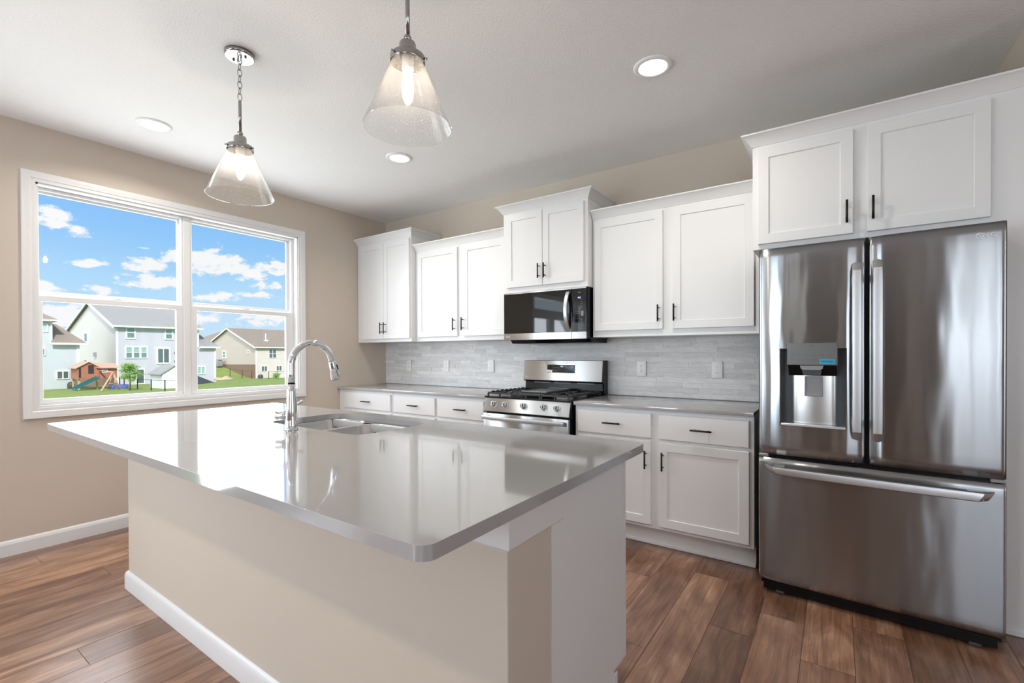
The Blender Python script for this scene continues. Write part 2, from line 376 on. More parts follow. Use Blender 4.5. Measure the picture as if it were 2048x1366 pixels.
M_lightwood = mat('pink_tan_timber', (.55, .34, .25), .7); M_teal = mat('teal_slide_plastic', (.03, .16, .18), .35); M_yellow = mat('tan_yellow_wood', (.55, .36, .13), .6)
M_leaf = mat('bright_green_leaves', (.22, .42, .06), .6); M_bark = mat('tree_bark', (.16, .12, .09), .9)
M_fence = mat('black_fence', (.02, .02, .02), .5); M_tarp = mat('dark_tarp', (.035, .04, .045), .5); M_soil = mat('tan_soil', (.50, .40, .28), .9)
M_bluepl = mat('blue_plastic', (.10, .15, .38), .4)

# ------------------------------------------------------------------ room shell
H = 2.7365
XR, YF, XF = 4.935, -8.0, 8.5     # right kitchen wall, front wall, far wall of the open living area
T = .15
def bevel_none(): pass
def plank_floor():
    bm = bmesh.new(); lay = bm.faces.layers.float_color.new('plank')
    g = .0011; w = .181; x_off = 3.21-18*w
    known = {17: -.739, 18: -1.005, 19: -1.64, 20: -.80, 21: -1.30, 22: -1.055, 23: -1.35, 24: -.95, 0: -2.702, 1: -2.898, 2: -3.4, 3: -2.55, 4: -2.709, 5: -3.2, 9: -3.016, 8: -2.6, 10: -3.45}
    rnd = random.Random(3)
    def quad(x0, x1, y0, y1, z, val):
        f = bm.faces.new([bm.verts.new(p) for p in ((x0, y0, z), (x1, y0, z), (x1, y1, z), (x0, y1, z))]); f[lay] = val; return f
    k = -1
    while True:
        x0 = x_off+k*w
        if x0 > XF: break
        y = known.get(k, rnd.uniform(-1.22, 0)); 
        while y < 0: y += 1.22
        a = max(x0+g, 0.0); b = min(x0+w-g, XF)
        if b-a > .005:
            top = 0.0; yy = y-1.22
            while top > YF:
                bot = max(yy, YF)
                if top-bot > .004:
                    quad(a, b, bot+(g if bot > YF else 0), top-(g if top < 0 else 0), 0, (rnd.random(), rnd.random(), rnd.random(), 1))
                top = yy; yy -= 1.22
        k += 1
    f0 = len(bm.faces)
    add_box(bm, 0, XF, YF, 0, -.12, -.0012)
    bm.faces.ensure_lookup_table()
    for f in bm.faces[f0:]: f.material_index = 1
    return bm
struct('floor', plank_floor(), [M_floor, M_gap], 'reddish brown wood plank floor running under the island', 'floor')
# ceiling with room for recessed cans
struct('ceiling', bx(-T, XF+T, YF-T, T, H, H+.12), M_ceil, 'white textured ceiling above the kitchen', 'ceiling')
# left wall with the kitchen window opening and a patio door opening nearer the camera
WY0, WY1, WZ0, WZ1 = -2.857, -1.064, .908, 2.368
PY0, PY1, PZ1 = -6.10, -3.97, 2.30
bm = bmesh.new()
for y0, y1, z0, z1 in ((WY1, T, 0, H), (WY0, WY1, 0, WZ0), (WY0, WY1, WZ1, H), (PY1, WY0, 0, H), (PY0, PY1, PZ1, H), (YF-T, PY0, 0, H)):
    add_box(bm, -T, 0, y0, y1, z0, z1)
struct('wall_left', bm, M_wall, 'beige painted wall holding the wide white window', 'wall')
struct('wall_back', bx(0, XR+T, 0, T, 0, H), M_wall, 'beige painted wall behind the white cabinets', 'wall')
struct('wall_right', bx(XR, XR+T, -.627, 0, 0, H), M_wall, 'beige wall end above the fridge cabinet', 'wall')
bm = bmesh.new()
for x0, x1, z0, z1 in ((0, .5, 0, H), (.5, 2.2, 0, .8), (.5, 2.2, 2.3, H), (2.2, 2.55, 0, H), (2.55, 4.2, 2.45, H), (4.2, 4.72, 0, H), (4.72, 5.0, 2.1, H), (5.0, 5.2, 0, H), (5.2, 7.4, 0, .8), (5.2, 7.4, 2.3, H), (7.4, XF, 0, H)):
    add_box(bm, x0, x1, YF-T, YF, z0, z1)
struct('wall_front', bm, M_wall)  # unseen wall; its dark openings are placed to band the steel reflections
bm = bmesh.new()
for y0, y1, z0, z1 in ((YF-T, -4.6, 0, H), (-4.6, -2.2, 0, .8), (-4.6, -2.2, 2.3, H), (-2.2, -.627, 0, H)): add_box(bm, XF, XF+T, y0, y1, z0, z1)
struct('wall_far', bm, M_wall)
struct('wall_side', bx(XR+T, XF+T, -.627, -.48, 0, H), M_wall)
# short dim hall, added behind the camera as a dark reflection for the fridge
bm = bmesh.new()
add_box(bm, 2.45, 2.55, YF-3.5, YF-T, 0, H); add_box(bm, 5.0, 5.1, YF-3.5, YF-T, 0, H); add_box(bm, 2.45, 5.1, YF-3.6, YF-3.5, 0, H); add_box(bm, 2.45, 5.1, YF-3.5, YF-T, H, H+.1); add_box(bm, 2.55, 5.0, YF-3.5, YF, -.12, 0)
struct('wall_added_hall', bm, M_wall)

def casing(bm, y0, y1, z0, z1, w=.066, t=.018):
    prof = [(0, 0), (t*.65, 0), (t*.65, w*.28), (t*.9, w*.36), (t*.9, w*.62), (t, w*.72), (t, w*.97), (t*.8, w), (0, w)]   # (out of wall, outward from opening)
    P = [(y0, z0), (y1, z0), (y1, z1), (y0, z1)]; sg = [(-1, -1), (1, -1), (1, 1), (-1, 1)]
    R = [[bm.verts.new((q[0], p[0]+s[0]*q[1], p[1]+s[1]*q[1])) for q in prof] for p, s in zip(P, sg)]
    n = len(prof)
    for i in range(4):
        A, B = R[i], R[(i+1) % 4]
        for k in range(n-1): bm.faces.new((A[k], A[k+1], B[k+1], B[k]))
def ring(bm, x0, x1, y0, y1, z0, z1, wl_, wr_, wb, wt, bev=.003):
    add_box(bm, x0, x1, y0, y1, z0, z0+wb, bev); add_box(bm, x0, x1, y0, y1, z1-wt, z1, bev)
    add_box(bm, x0, x1, y0, y0+wl_, z0+wb, z1-wt, bev); add_box(bm, x0, x1, y1-wr_, y1, z0+wb, z1-wt, bev)
win = thing('window_1', 'wide white double window showing blue sky and houses', 'window', (0, (WY0+WY1)/2, WZ0)); win['kind'] = 'structure'
bm = bmesh.new(); casing(bm, WY0, WY1, WZ0, WZ1); obj('casing', bm, M_trim, win)
bm = bmesh.new()
for a in ((-.13, .001, WY0, WY0+.012, WZ0, WZ1), (-.13, .001, WY1-.012, WY1, WZ0, WZ1), (-.13, .001, WY0, WY1, WZ1-.012, WZ1), (-.13, .004, WY0, WY1, WZ0, WZ0+.014)): add_box(bm, *a)
obj('jamb', bm, M_trim, win)
bm = bmesh.new(); add_box(bm, -.135, -.055, -2.005, -1.955, WZ0+.014, WZ1-.012, .003); obj('mullion', bm, M_vinyl, win)
for (a, b, ug, lg) in ((WY0+.012, -2.005, (-2.838, -2.034), (-2.816, -2.056)), (-1.955, WY1-.012, (-1.928, -1.128), (-1.907, -1.156))):
    z0, z1 = WZ0+.014, WZ1-.012
    bm = bmesh.new(); ring(bm, -.14, -.06, a, b, z0, z1, .014, .026 if b > -1.5 else .014, .018, .018); obj('window_frame', bm, M_vinyl, win)
    bm = bmesh.new(); ring(bm, -.115, -.095, a+.005, b-.01, 1.64, z1-.005, ug[0]-a-.005, b-.01-ug[1], .038, z1-.005-2.323); us = obj('upper_sash', bm, M_vinyl, win)
    obj('pane', bx(-.107, -.103, ug[0]-.004, ug[1]+.004, 1.674, 2.327), M_pane, us)
    bm = bmesh.new(); ring(bm, -.085, -.058, a+.005, b-.01, z0+.008, 1.645, lg[0]-a-.005, b-.01-lg[1], .960-z0-.008, .037); ls = obj('lower_sash', bm, M_vinyl, win)
    obj('pane', bx(-.074, -.070, lg[0]-.004, lg[1]+.004, .956, 1.612), M_pane, ls)
    bm = bmesh.new(); yc = (a+b)/2; add_box(bm, -.095, -.062, yc-.03, yc+.03, 1.645, 1.653, .003); add_box(bm, -.085, -.066, yc-.012, yc+.022, 1.653, 1.660, .002); obj('sash_lock', bm, M_vinyl, ls)
# patio door, seen reflected; the windows after it are added for light and reflections
dr = thing('door_1', None, None, (0, (PY0+PY1)/2, 0)); dr['kind'] = 'structure'
bm = bmesh.new(); ring(bm, -.13, -.02, PY0, PY1, 0, PZ1, .09, .09, .1, .09); add_box(bm, -.12, -.04, -4.78, -4.62, .1, 1.86); add_box(bm, -.12, -.04, -5.76, -5.60, .1, PZ1-.09); add_box(bm, -.12, -.04, PY0+.09, PY1-.09, 1.86, 2.02); obj('door_frame', bm, M_vinyl, dr)
obj('pane', bx(-.085, -.081, PY0+.09, PY1-.09, .1, PZ1-.09), M_pane, dr)
w2 = thing('added_window_2', None, None, (1.35, YF, .8)); w2['kind'] = 'structure'  # added out of view for room light and streaks in the fridge
bm = bmesh.new()
for a in ((.5, .57, .8, 2.3), (2.13, 2.2, .8, 2.3), (.57, 2.13, .8, .87), (.57, 2.13, 2.23, 2.3), (.92, .98, .87, 2.23), (1.31, 1.41, .87, 2.23), (1.72, 1.8, .87, 2.23)): add_box(bm, a[0], a[1], YF-.12, YF+.01, a[2], a[3])
obj('window_frame', bm, M_vinyl, w2)
w3 = thing('added_window_3', None, None, (6.3, YF, .8)); w3['kind'] = 'structure'  # added out of view; mullions stripe its reflection in the fridge
bm = bmesh.new()
for a in ((5.2, 5.27, .8, 2.3), (7.33, 7.4, .8, 2.3), (5.27, 7.33, .8, .87), (5.27, 7.33, 2.23, 2.3), (5.72, 5.84, .87, 2.23), (6.25, 6.35, .87, 2.23), (6.8, 6.9, .87, 2.23)): add_box(bm, a[0], a[1], YF-.12, YF+.01, a[2], a[3])
obj('window_frame', bm, M_vinyl, w3)
w4 = thing('added_window_4', None, None, (XF, -3.4, .8)); w4['kind'] = 'structure'  # added out of view to bring light from the right
bm = bmesh.new()
for a in ((-4.6, -4.53, .8, 2.3), (-2.27, -2.2, .8, 2.3), (-4.53, -2.27, .8, .87), (-4.53, -2.27, 2.23, 2.3), (-4.0, -3.9, .87, 2.23), (-3.45, -3.35, .87, 2.23), (-2.9, -2.8, .87, 2.23)): add_box(bm, XF-.01, XF+.12, a[0], a[1], a[2], a[3])
obj('window_frame', bm, M_vinyl, w4)
BB = [(0, 0), (.014, 0), (.014, .072), (.010, .086), (.006, .092), (0, .096)]
bm = bmesh.new(); add_sweep(bm, [(0, -.66), (0, PY1)][::-1] and [(0.0005, PY1), (0.0005, -.66)], BB, 0); struct('baseboard_left', bm, M_trim, 'white baseboard along the beige window wall', 'baseboard')

# ------------------------------------------------------------------ backsplash
bm = bmesh.new(); lay = bm.faces.layers.float_color.new('plank'); rnd = random.Random(11)
rows = 12; rh = (1.3675-.9145)/rows
for r_ in range(rows):
    x = .002 - rnd.uniform(0, .2); z0 = .9145+r_*rh
    while x < 3.852:
        L = rnd.choice((.14, .2, .26, .31, .42)); a, b = max(x, .002), min(x+L, 3.852)
        if b-a > .01:
            n0 = len(bm.faces); d = rnd.uniform(.0068, .0105)
            add_box(bm, a+.0003, b-.0003, -d, -.0005, z0+.0003, z0+rh-.0003)
            bm.faces.ensure_lookup_table(); c_ = (rnd.random(), rnd.random(), rnd.random(), 1)
            for f in bm.faces[n0:]: f[lay] = c_
        x += L
tag(obj('backsplash', bm, M_stone), 'pale grey split stone backsplash between counter and wall cabinets', 'backsplash', kind='structure')

# ------------------------------------------------------------------ cabinets
G = .0015
def shaker(x0, x1, z0, z1, yb, rail=.052, t=.019, rec=.007):
    bm = bmesh.new(); yf = yb-t; e = .0018
    def rect(a, y): return [bm.verts.new(p) for p in ((x0+a, y, z0+a), (x1-a, y, z0+a), (x1-a, y, z1-a), (x0+a, y, z1-a))]
    loops = [rect(0, yb), rect(0, yf+e), rect(e, yf), rect(rail, yf), rect(rail+.003, yf+rec)]
    for A, B in zip(loops, loops[1:]):
        for i in range(4): bm.faces.new((A[i], A[(i+1) % 4], B[(i+1) % 4], B[i]))
    bm.faces.new(loops[-1]); bm.faces.new(loops[0][::-1]); return bm
def slab_front(x0, x1, z0, z1, yb, t=.019):
    bm = bmesh.new(); yf = yb-t
    def rect(a, y): return [bm.verts.new(p) for p in ((x0+a, y, z0+a), (x1-a, y, z0+a), (x1-a, y, z1-a), (x0+a, y, z1-a))]
    loops = [rect(0, yb), rect(0, yf+.005), rect(.004, yf), ]
    for A, B in zip(loops, loops[1:]):
        for i in range(4): bm.faces.new((A[i], A[(i+1) % 4], B[(i+1) % 4], B[i]))
    bm.faces.new(loops[-1]); bm.faces.new(loops[0][::-1]); return bm
def pull(c, yf, parent, vertical=True, L=.115):
    bm = bmesh.new(); x, z = c; h = L/2; yb = yf-.030; r = .0055
    if vertical:
        add_cyl(bm, (x, yb, z-h), (x, yb, z+h), r, 12)
        for s in (-1, 1): add_cyl(bm, (x, yf+.001, z+s*h*.66), (x, yb, z+s*h*.66), .0042, 10)
    else:
        add_cyl(bm, (x-h, yb, z), (x+h, yb, z), r, 12)
        for s in (-1, 1): add_cyl(bm, (x+s*h*.66, yf+.001, z), (x+s*h*.66, yb, z), .0042, 10)
    return obj('handle', bm, M_black, parent)
CROWN = [(0, 0), (.005, 0), (.007, .004), (.0105, .009), (.016, .0175), (.023, .0275), (.031, .0370), (.0395, .0450), (.048, .0510), (.0535, .0535), (.054, .056), (.054, .062), (0, .062)]
def cabinet(name, label, x0, x1, z0, z1, face, crown_path=None, group=None, back=-.0015):
    t = thing(name, label, 'cabinet', ((x0+x1)/2, back, z0), group=group)
    obj('body', bx(x0+G, x1-G, face, back, z0, z1, bevel=.0012), M_white, t)
    if crown_path:
        bm = bmesh.new(); add_sweep(bm, crown_path, CROWN, z1-.002); obj('crown_moulding', bm, M_white, t)
    return t
def cdoor(t, x0, x1, z0, z1, face, hx=None, hz=None):
    d = obj('door', shaker(x0, x1, z0, z1, face-.0005), M_white, t)
    if hx is not None: pull((hx, hz), face-.0195, d)
    return d
def cdrawer(t, x0, x1, z0, z1, face, hx):
    d = obj('drawer', slab_front(x0, x1, z0, z1, face-.0005), M_white, t); pull((hx, (z0+z1)/2), face-.0195, d, False, .122); return d
UZ = 1.3685
FC, FM, FU, FF, FB = -.385, -.402, -.327, -.628, -.618
c = cabinet('wall_cabinet', 'tall narrow white two-door cabinet in the corner by the window wall', .003, .830, UZ, 2.405, FC, [(.0035, FC), (.8285, FC), (.8285, -.004)])
cdoor(c, .079, .4375, 1.401, 2.379, FC, .415, 1.511); cdoor(c, .4405, .815, 1.401, 2.379, FC, .470, 1.511)
c = cabinet('wall_cabinet', 'white two-door cabinet hanging between corner cabinet and microwave', .832, 1.948, UZ, 2.252, FU, [(.8335, FU), (1.9465, FU)])
cdoor(c, .872, 1.384, 1.409, 2.229, FU, 1.352, 1.519); cdoor(c, 1.453, 1.930, 1.409, 2.229, FU, 1.457, 1.519)
c = cabinet('wall_cabinet', 'short raised white two-door cabinet directly above the microwave', 1.950, 2.722, 1.7455, 2.405, FM, [(1.9515, -.004), (1.9515, FM), (2.7205, FM), (2.7205, -.004)])
cdoor(c, 1.990, 2.3345, 1.788, 2.383, FM, 2.311, 1.898); cdoor(c, 2.3385, 2.692, 1.788, 2.383, FM, 2.364, 1.898)
c = cabinet('wall_cabinet', 'wide white two-door cabinet between microwave and fridge', 2.724, 3.842, UZ, 2.252, FU, [(2.7255, FU), (3.8405, FU)])
cdoor(c, 2.745, 3.253, 1.415, 2.230, FU, 3.227, 1.524); cdoor(c, 3.319, 3.815, 1.415, 2.230, FU, 3.334, 1.524)
# fridge surround: over-fridge box, filler stile down the right side
c = thing('fridge_cabinet', 'deep white cabinet over the fridge with side panel reaching the floor', 'cabinet', (4.38, -.0015, 1.83))
obj('body', bx(3.8445, XR-.002, FF, -.0015, 1.826, 2.405, bevel=.0012), M_white, c)
obj('side_panel', bx(4.845, XR-.002, FF-.0006, FF+.02, .001, 1.832), M_white, c)
bm = bmesh.new(); add_sweep(bm, [(3.8455, -.004), (3.8455, FF), (XR-.003, FF)], CROWN, 2.403); obj('crown_moulding', bm, M_white, c)
cdoor(c, 3.873, 4.302, 1.853, 2.379, FF, 4.276, 1.961); cdoor(c, 4.359, 4.797, 1.853, 2.379, FF, 4.381, 1.963)
obj('shoe_moulding', bx(4.845, XR-.002, FF-.012, FF-.0005, .001, .03, bevel=.003), M_white, c)
# base cabinets
def base_cab(label, x0, x1):
    t = thing('base_cabinet', label, 'cabinet', ((x0+x1)/2, -.02, 0))
    obj('body', bx(x0+G, x1-G, FB, -.02, .13, .888, bevel=.0012), M_white, t)
    bm = bmesh.new(); add_box(bm, x0+G, x1-G, -.545, -.03, .0005, .1295); add_box(bm, x0+G, x1-G, -.557, -.5455, .0005, .022, .003); obj('toe_kick', bm, M_white, t)
    return t
c = base_cab('white drawer cabinet against the window wall, left of the range', .003, .822)
cdrawer(c, .102, .803, .706, .863, FB, .464); cdoor(c, .102, .450, .155, .686, FB, .42, .57); cdoor(c, .455, .803, .155, .686, FB, .485, .57)
c = base_cab('white cabinet with two drawers just left of the range', .824, 1.934)
cdrawer(c, .843, 1.375, .706, .863, FB, 1.121); cdrawer(c, 1.406, 1.918, .706, .863, FB, 1.681); cdoor(c, .843, 1.375, .155, .686, FB, 1.345, .57); cdoor(c, 1.406, 1.918, .155, .686, FB, 1.436, .57)
c = base_cab('white cabinet with two drawers between range and fridge', 2.724, 3.853)
cdrawer(c, 2.747, 3.267, .706, .863, FB, 3.007); cdrawer(c, 3.314, 3.828, .706, .863, FB, 3.572); cdoor(c, 2.747, 3.263, .155, .690, FB, 3.234, .572); cdoor(c, 3.314, 3.827, .155, .686, FB, 3.342, .572)
# worktops
ZT = .914
def slab(name, label, x0, x1, y0, y1):
    return tag(obj(name, bx(x0, x1, y0, y1, .889, ZT, bevel=.003, seg=2), M_quartz), label, 'countertop')
slab('countertop', 'grey quartz countertop in the corner left of the range', .002, 1.936, -.647, -.0135)
slab('countertop', 'grey quartz countertop between range and fridge', 2.722, 3.853, -.647, -.0135)

# ------------------------------------------------------------------ outlets
def outlet(x, z, label):
    t = thing('wall_outlet', label, 'outlet', (x, -.0132, z), group='outlets on the backsplash')
    o0 = (x, z)
    obj('cover_plate', bx(x-.0365, x+.0365, -.0195, -.0132, z-.058, z+.058, bevel=.002, seg=2), M_whiteplast, t)
    for s in (-1, 1):
        bm = bmesh.new(); add_prism(bm, [(x+.0165*math.cos(a)*1.0, z+s*.0205+max(-.0125, min(.0125, .0165*math.sin(a)))) for a in [2*PI*k/24 for k in range(24)]], 'y', -.0206, -.0194)
        so = obj('socket', bm, M_whiteplast, t)
        bm = bmesh.new()
        for dx_ in (-.0062, .0062): add_box(bm, x+dx_-.0011, x+dx_+.0011, -.0209, -.0204, z+s*.0205-.001, z+s*.0205+.0075)
        add_box(bm, x-.002, x+.002, -.0209, -.0204, z+s*.0205-.0085, z+s*.0205-.0045)
        obj('slots', bm, M_slot, so)
    obj('screw', bx(x-.002, x+.002, -.0202, -.0194, z-.002, z+.002, bevel=.0008), M_midgrey, t)
outlet(.388, 1.121, 'white outlet nearest the window wall on the stone backsplash')
outlet(.940, 1.123, 'white outlet halfway along the left stretch of stone backsplash')
outlet(1.517, 1.130, 'white outlet just left of the range back panel')
outlet(2.988, 1.128, 'white outlet just right of the range back panel')
outlet(3.537, 1.128, 'white outlet on the backsplash nearest the fridge')

# ------------------------------------------------------------------ lettering helpers for appliances
def emblem(x, y, z, r, tm):
    """ring with inner strokes, standing at the left of two letters; returned in the x/z plane facing -y"""
    bm = bmesh.new()
    for k in range(20):
        a0, a1 = math.radians(20+k*16.5), math.radians(20+(k+1)*16.5)
        q = [(r*math.cos(a0), r*math.sin(a0)), (r*math.cos(a1), r*math.sin(a1)), (.82*r*math.cos(a1), .82*r*math.sin(a1)), (.82*r*math.cos(a0), .82*r*math.sin(a0))]
        bm.faces.new([bm.verts.new((x+u_, y, z+v_)) for u_, v_ in q])
    def bar(a, b, c_, d): bm.faces.new([bm.verts.new(p) for p in ((x+a*r, y, z+c_*r), (x+b*r, y, z+c_*r), (x+b*r, y, z+d*r), (x+a*r, y, z+d*r))])
    bar(-.08, .08, -.42, .5); bar(-.08, .36, -.42, -.26); bar(.42, .98, -.09, .08); bar(-.5, -.28, .25, .48)
    return bm
def logo(x, y, z, r, parent, m, local=False, gap=2.6):
    bm = emblem(x, y, z, r, None); merge(bm, text_bm('LG', r*2.3, face_mat(x+r*gap, y, z)))
    return obj('logo', bm, m, parent, local=local)

# ------------------------------------------------------------------ range
RX0, RX1 = 1.9415, 2.7005
rg = thing('gas_range', 'stainless gas range with black grates between the grey countertops', 'range', ((RX0+RX1)/2, -.02, 0))
obj('body', bx(RX0, RX1, -.625, -.02, .09, .902), M_blackplastic, rg)
bm = bmesh.new(); add_box(bm, RX0+.04, RX1-.04, -.58, -.05, .0005, .09); obj('plinth', bm, M_darkgrey, rg)
bm = bmesh.new(); add_prism(bm, [(-.645, .905), (-.677, .80), (-.66, .795), (-.626, .795), (-.626, .905)], 'x', RX0, RX1); obj('control_panel', bm, M_steel2, rg, bevel=.003)
tilt = math.atan2(.032, .105); nv = Vector((0, -math.cos(tilt), math.sin(tilt)))
for i, kx in enumerate((2.040, 2.147, 2.317, 2.490, 2.600)):
    c0 = Vector((kx, -.661, .8545)); bm = bmesh.new()
    add_tube(bm, [c0-nv*.002, c0+nv*.004, c0+nv*.0045], [.0255, .0255, .023], 28); k0 = obj('knob', bm, M_chrome, rg)
    bm = bmesh.new(); add_tube(bm, [c0+nv*.004, c0+nv*.026, c0+nv*.029], [.0215, .0195, .017], 28); obj('knob_cap', bm, M_handle, k0)
    bm = bmesh.new(); add_tube(bm, [c0+nv*.0285, c0+nv*.0296], [.0150, .0146], 24); obj('knob_face', bm, M_darkgrey, k0)
    bm = bmesh.new(); add_box(bm, -.0032, .0032, -.0155, .0155, 0, .006, .001)
    bmesh.ops.transform(bm, matrix=Matrix.Translation(c0+nv*.029) @ nv.to_track_quat('Z', 'Y').to_matrix().to_4x4(), verts=bm.verts); obj('pointer', bm, M_handle, k0)
bm = bmesh.new(); add_box(bm, RX0+.002, RX1-.002, -.675, -.627, .20, .784, .004, 2); od = obj('oven_door', bm, M_steel2, rg)
obj('oven_window', bx(RX0+.11, RX1-.11, -.677, -.674, .32, .66, bevel=.001), M_blackglass, od)
bm = bmesh.new(); pts = []
for k in range(13):
    s = k/12; pts.append((RX0+.02+s*(RX1-RX0-.04), -.712-.022*math.sin(PI*s), .755))
for A in (0,):
    R = []
    for p in pts: R.append([bm.verts.new((p[0], p[1]+a, p[2]+b)) for a, b in ((-.008, -.014), (-.011, 0), (-.008, .014), (.006, .014), (.006, -.014))])
    for a, b in zip(R, R[1:]):
        for k in range(5): bm.faces.new((a[k], a[(k+1) % 5], b[(k+1) % 5], b[k]))
    bm.faces.new(R[0][::-1]); bm.faces.new(R[-1])
for x in (RX0+.045, RX1-.045): add_box(bm, x-.012, x+.012, -.718, -.674, .743, .767, .003)
obj('oven_handle', bm, M_handle, od)
obj('warming_drawer', bx(RX0+.002, RX1-.002, -.672, -.627, .095, .192, bevel=.004), M_steel2, rg)
obj('cooktop', bx(RX0-.001, RX1+.001, -.655, -.075, .9025, .914, bevel=.003), M_blackplastic, rg)
# burners
for bxx, by, rr_ in ((2.07, -.50, .045), (2.07, -.22, .038), (2.32, -.36, .05), (2.575, -.50, .05), (2.575, -.22, .034)):
    bm = bmesh.new(); add_lathe(bm, (bxx, by, .914), [(rr_*1.25, 0), (rr_*1.25, .006), (rr_, .008), (rr_, .014)], 24, capt=True); bu = obj('burner', bm, M_midgrey, rg)
    bm = bmesh.new(); add_lathe(bm, (bxx, by, .928), [(rr_*.86, 0), (rr_*.86, .005), (rr_*.6, .008)], 24, capt=True); obj('burner_cap', bm, M_iron, bu)
def grate(x0, x1, kind):
    bm = bmesh.new(); y0, y1, zb, zt = -.640, -.085, .932, .945; w = .011
    for y in (y0, y1-w): add_box(bm, x0, x1, y, y+w, zb, zt, .002)
    for x in (x0, x1-w): add_box(bm, x, x+w, y0+w, y1-w, zb, zt, .002)
    for x in (x0, x1-w, (x0+x1-w)/2):
        for y in (y0, y1-w): add_box(bm, x, x+w, y, y+w, .9143, zb)
    xm, ym = (x0+x1)/2, (y0+y1)/2
    if kind == 'side':
        add_box(bm, x0+w, x1-w, ym-w/2, ym+w/2, zb, zt, .002)
        for yc_ in (-.50, -.225):
            add_box(bm, x0+w, xm-.035, yc_-.005, yc_+.005, zb, zt+.002, .002); add_box(bm, xm+.035, x1-w, yc_-.005, yc_+.005, zb, zt+.002, .002)
            for s in (-1, 1):
                add_box(bm, xm-.005, xm+.005, min(yc_+s*.035, yc_+s*.125), max(yc_+s*.035, yc_+s*.125), zb, zt+.002, .002)
                for q in (-1, 1): add_box(bm, xm+q*.06-.004, xm+q*.06+.004, yc_+s*.045 if s > 0 else yc_-.115, yc_+.115 if s > 0 else yc_-.045, zb+.001, zt+.001, .002)
        for k in range(8):     # raised teeth along the outer rail
            y = y0+.05+k*.062; xx = x1-w if x0 > 2.3 else x0
            add_box(bm, xx-.0005, xx+w+.0005, y, y+.034, zt, zt+.006, .002)
    else:
        for y in (-.57, -.50, -.22, -.15): add_box(bm, x0+w, x1-w, y-.005, y+.005, zb, zt, .002)
    return bm
obj('grate', grate(1.958, 2.192, 'side'), M_iron, rg); obj('grate', grate(2.196, 2.446, 'mid'), M_iron, rg); obj('grate', grate(2.450, 2.684, 'side'), M_iron, rg)
bm = bmesh.new(); add_box(bm, 2.205, 2.437, -.53, -.12, .946, .953, .003); ring_ = [(2.205, 2.437, -.53, -.522), (2.205, 2.437, -.128, -.12), (2.205, 2.213, -.522, -.128), (2.429, 2.437, -.522, -.128)]
for a in ring_: add_box(bm, a[0], a[1], a[2], a[3], .953, .959, .001)
obj('griddle', bm, M_griddle, rg)
# back guard
bm = bmesh.new(); add_prism(bm, [(-.018, .9145), (-.070, .9145), (-.062, 1.0), (-.098, 1.014), (-.078, 1.188), (-.018, 1.188)], 'x', RX0+.004, RX1-.004)
add_prism(bm, [(-.018, .9145), (-.085, .9145), (-.095, 1.0), (-.102, 1.012), (-.081, 1.190), (-.018, 1.190)], 'x', RX1-.004, RX1+.009)
obj('back_guard', bm, M_blackplastic, rg)
bt = math.atan2(.020, .174)
bm = bmesh.new(); add_prism(bm, [(-.0985, 1.018), (-.1015, 1.018), (-.0815, 1.185), (-.0785, 1.185)], 'x', RX0+.004, RX1-.006); bp_ = obj('back_panel', bm, M_steel2, rg)
def bgy(z): return -.1015+(z-1.018)*(.020/.167)-.0006
bm = bmesh.new(); a, b, c_, d = 2.186, 2.452, 1.084, 1.152
bm.faces.new([bm.verts.new(p) for p in ((a, bgy(c_), c_), (b, bgy(c_), c_), (b, bgy(d), d), (a, bgy(d), d))]); ds = obj('display', bm, M_blackglass, bp_)
bm = bmesh.new()
for q in ((a-.006, a-.001, c_, d+.006), (b+.001, b+.007, c_, d+.006), (a-.006, b+.007, d, d+.007)):
    bm.faces.new([bm.verts.new(p) for p in ((q[0], bgy(q[2])-.0004, q[2]), (q[1], bgy(q[2])-.0004, q[2]), (q[1], bgy(q[3])-.0004, q[3]), (q[0], bgy(q[3])-.0004, q[3]))])
obj('display_bezel', bm, M_chrome, ds)
bm = text_bm('9:0', .021, face_mat(2.326, bgy(1.137)-.001, 1.137, bt*-1)); obj('clock_digits', bm, M_ledw, ds)
rnd = random.Random(5)
for zz in (1.143, 1.130, 1.114, 1.101):
    for xx in (2.243, 2.262, 2.281, 2.300, 2.365, 2.383, 2.400):
        if rnd.random() < .75:
            w_ = rnd.uniform(.003, .005); bm = bmesh.new(); bm.faces.new([bm.verts.new(p) for p in ((xx-w_, bgy(zz)-.0005, zz-.0014), (xx+w_, bgy(zz)-.0005, zz-.0014), (xx+w_, bgy(zz)-.0005, zz+.0014), (xx-w_, bgy(zz)-.0005, zz+.0014))]); obj('button_mark', bm, M_midgrey, ds)
bm = bmesh.new(); bm.faces.new([bm.verts.new(p) for p in ((2.410, bgy(1.122)-.0005, 1.122), (2.437, bgy(1.122)-.0005, 1.122), (2.437, bgy(1.148)-.0005, 1.148), (2.410, bgy(1.148)-.0005, 1.148))]); obj('key_block', bm, M_midgrey, ds)
bm = bmesh.new(); bm.faces.new([bm.verts.new(p) for p in ((2.183, bgy(1.088)-.0008, 1.088), (2.235, bgy(1.086)-.0008, 1.086), (2.237, bgy(1.106)-.0008, 1.106), (2.186, bgy(1.109)-.0008, 1.109))]); obj('sticker', bm, M_whiteplast, ds)
logo(1.966, bgy(1.045)-.0006, 1.045, .0085, bp_, M_whiteplast)
bm = bmesh.new()
for x in (2.04, 2.24, 2.46):
    add_box(bm, x-.0, x+.16 if x < 2.4 else x+.15, -.0665, -.062, .994, .999)
obj('vent_slots', bm, M_midgrey, rg)

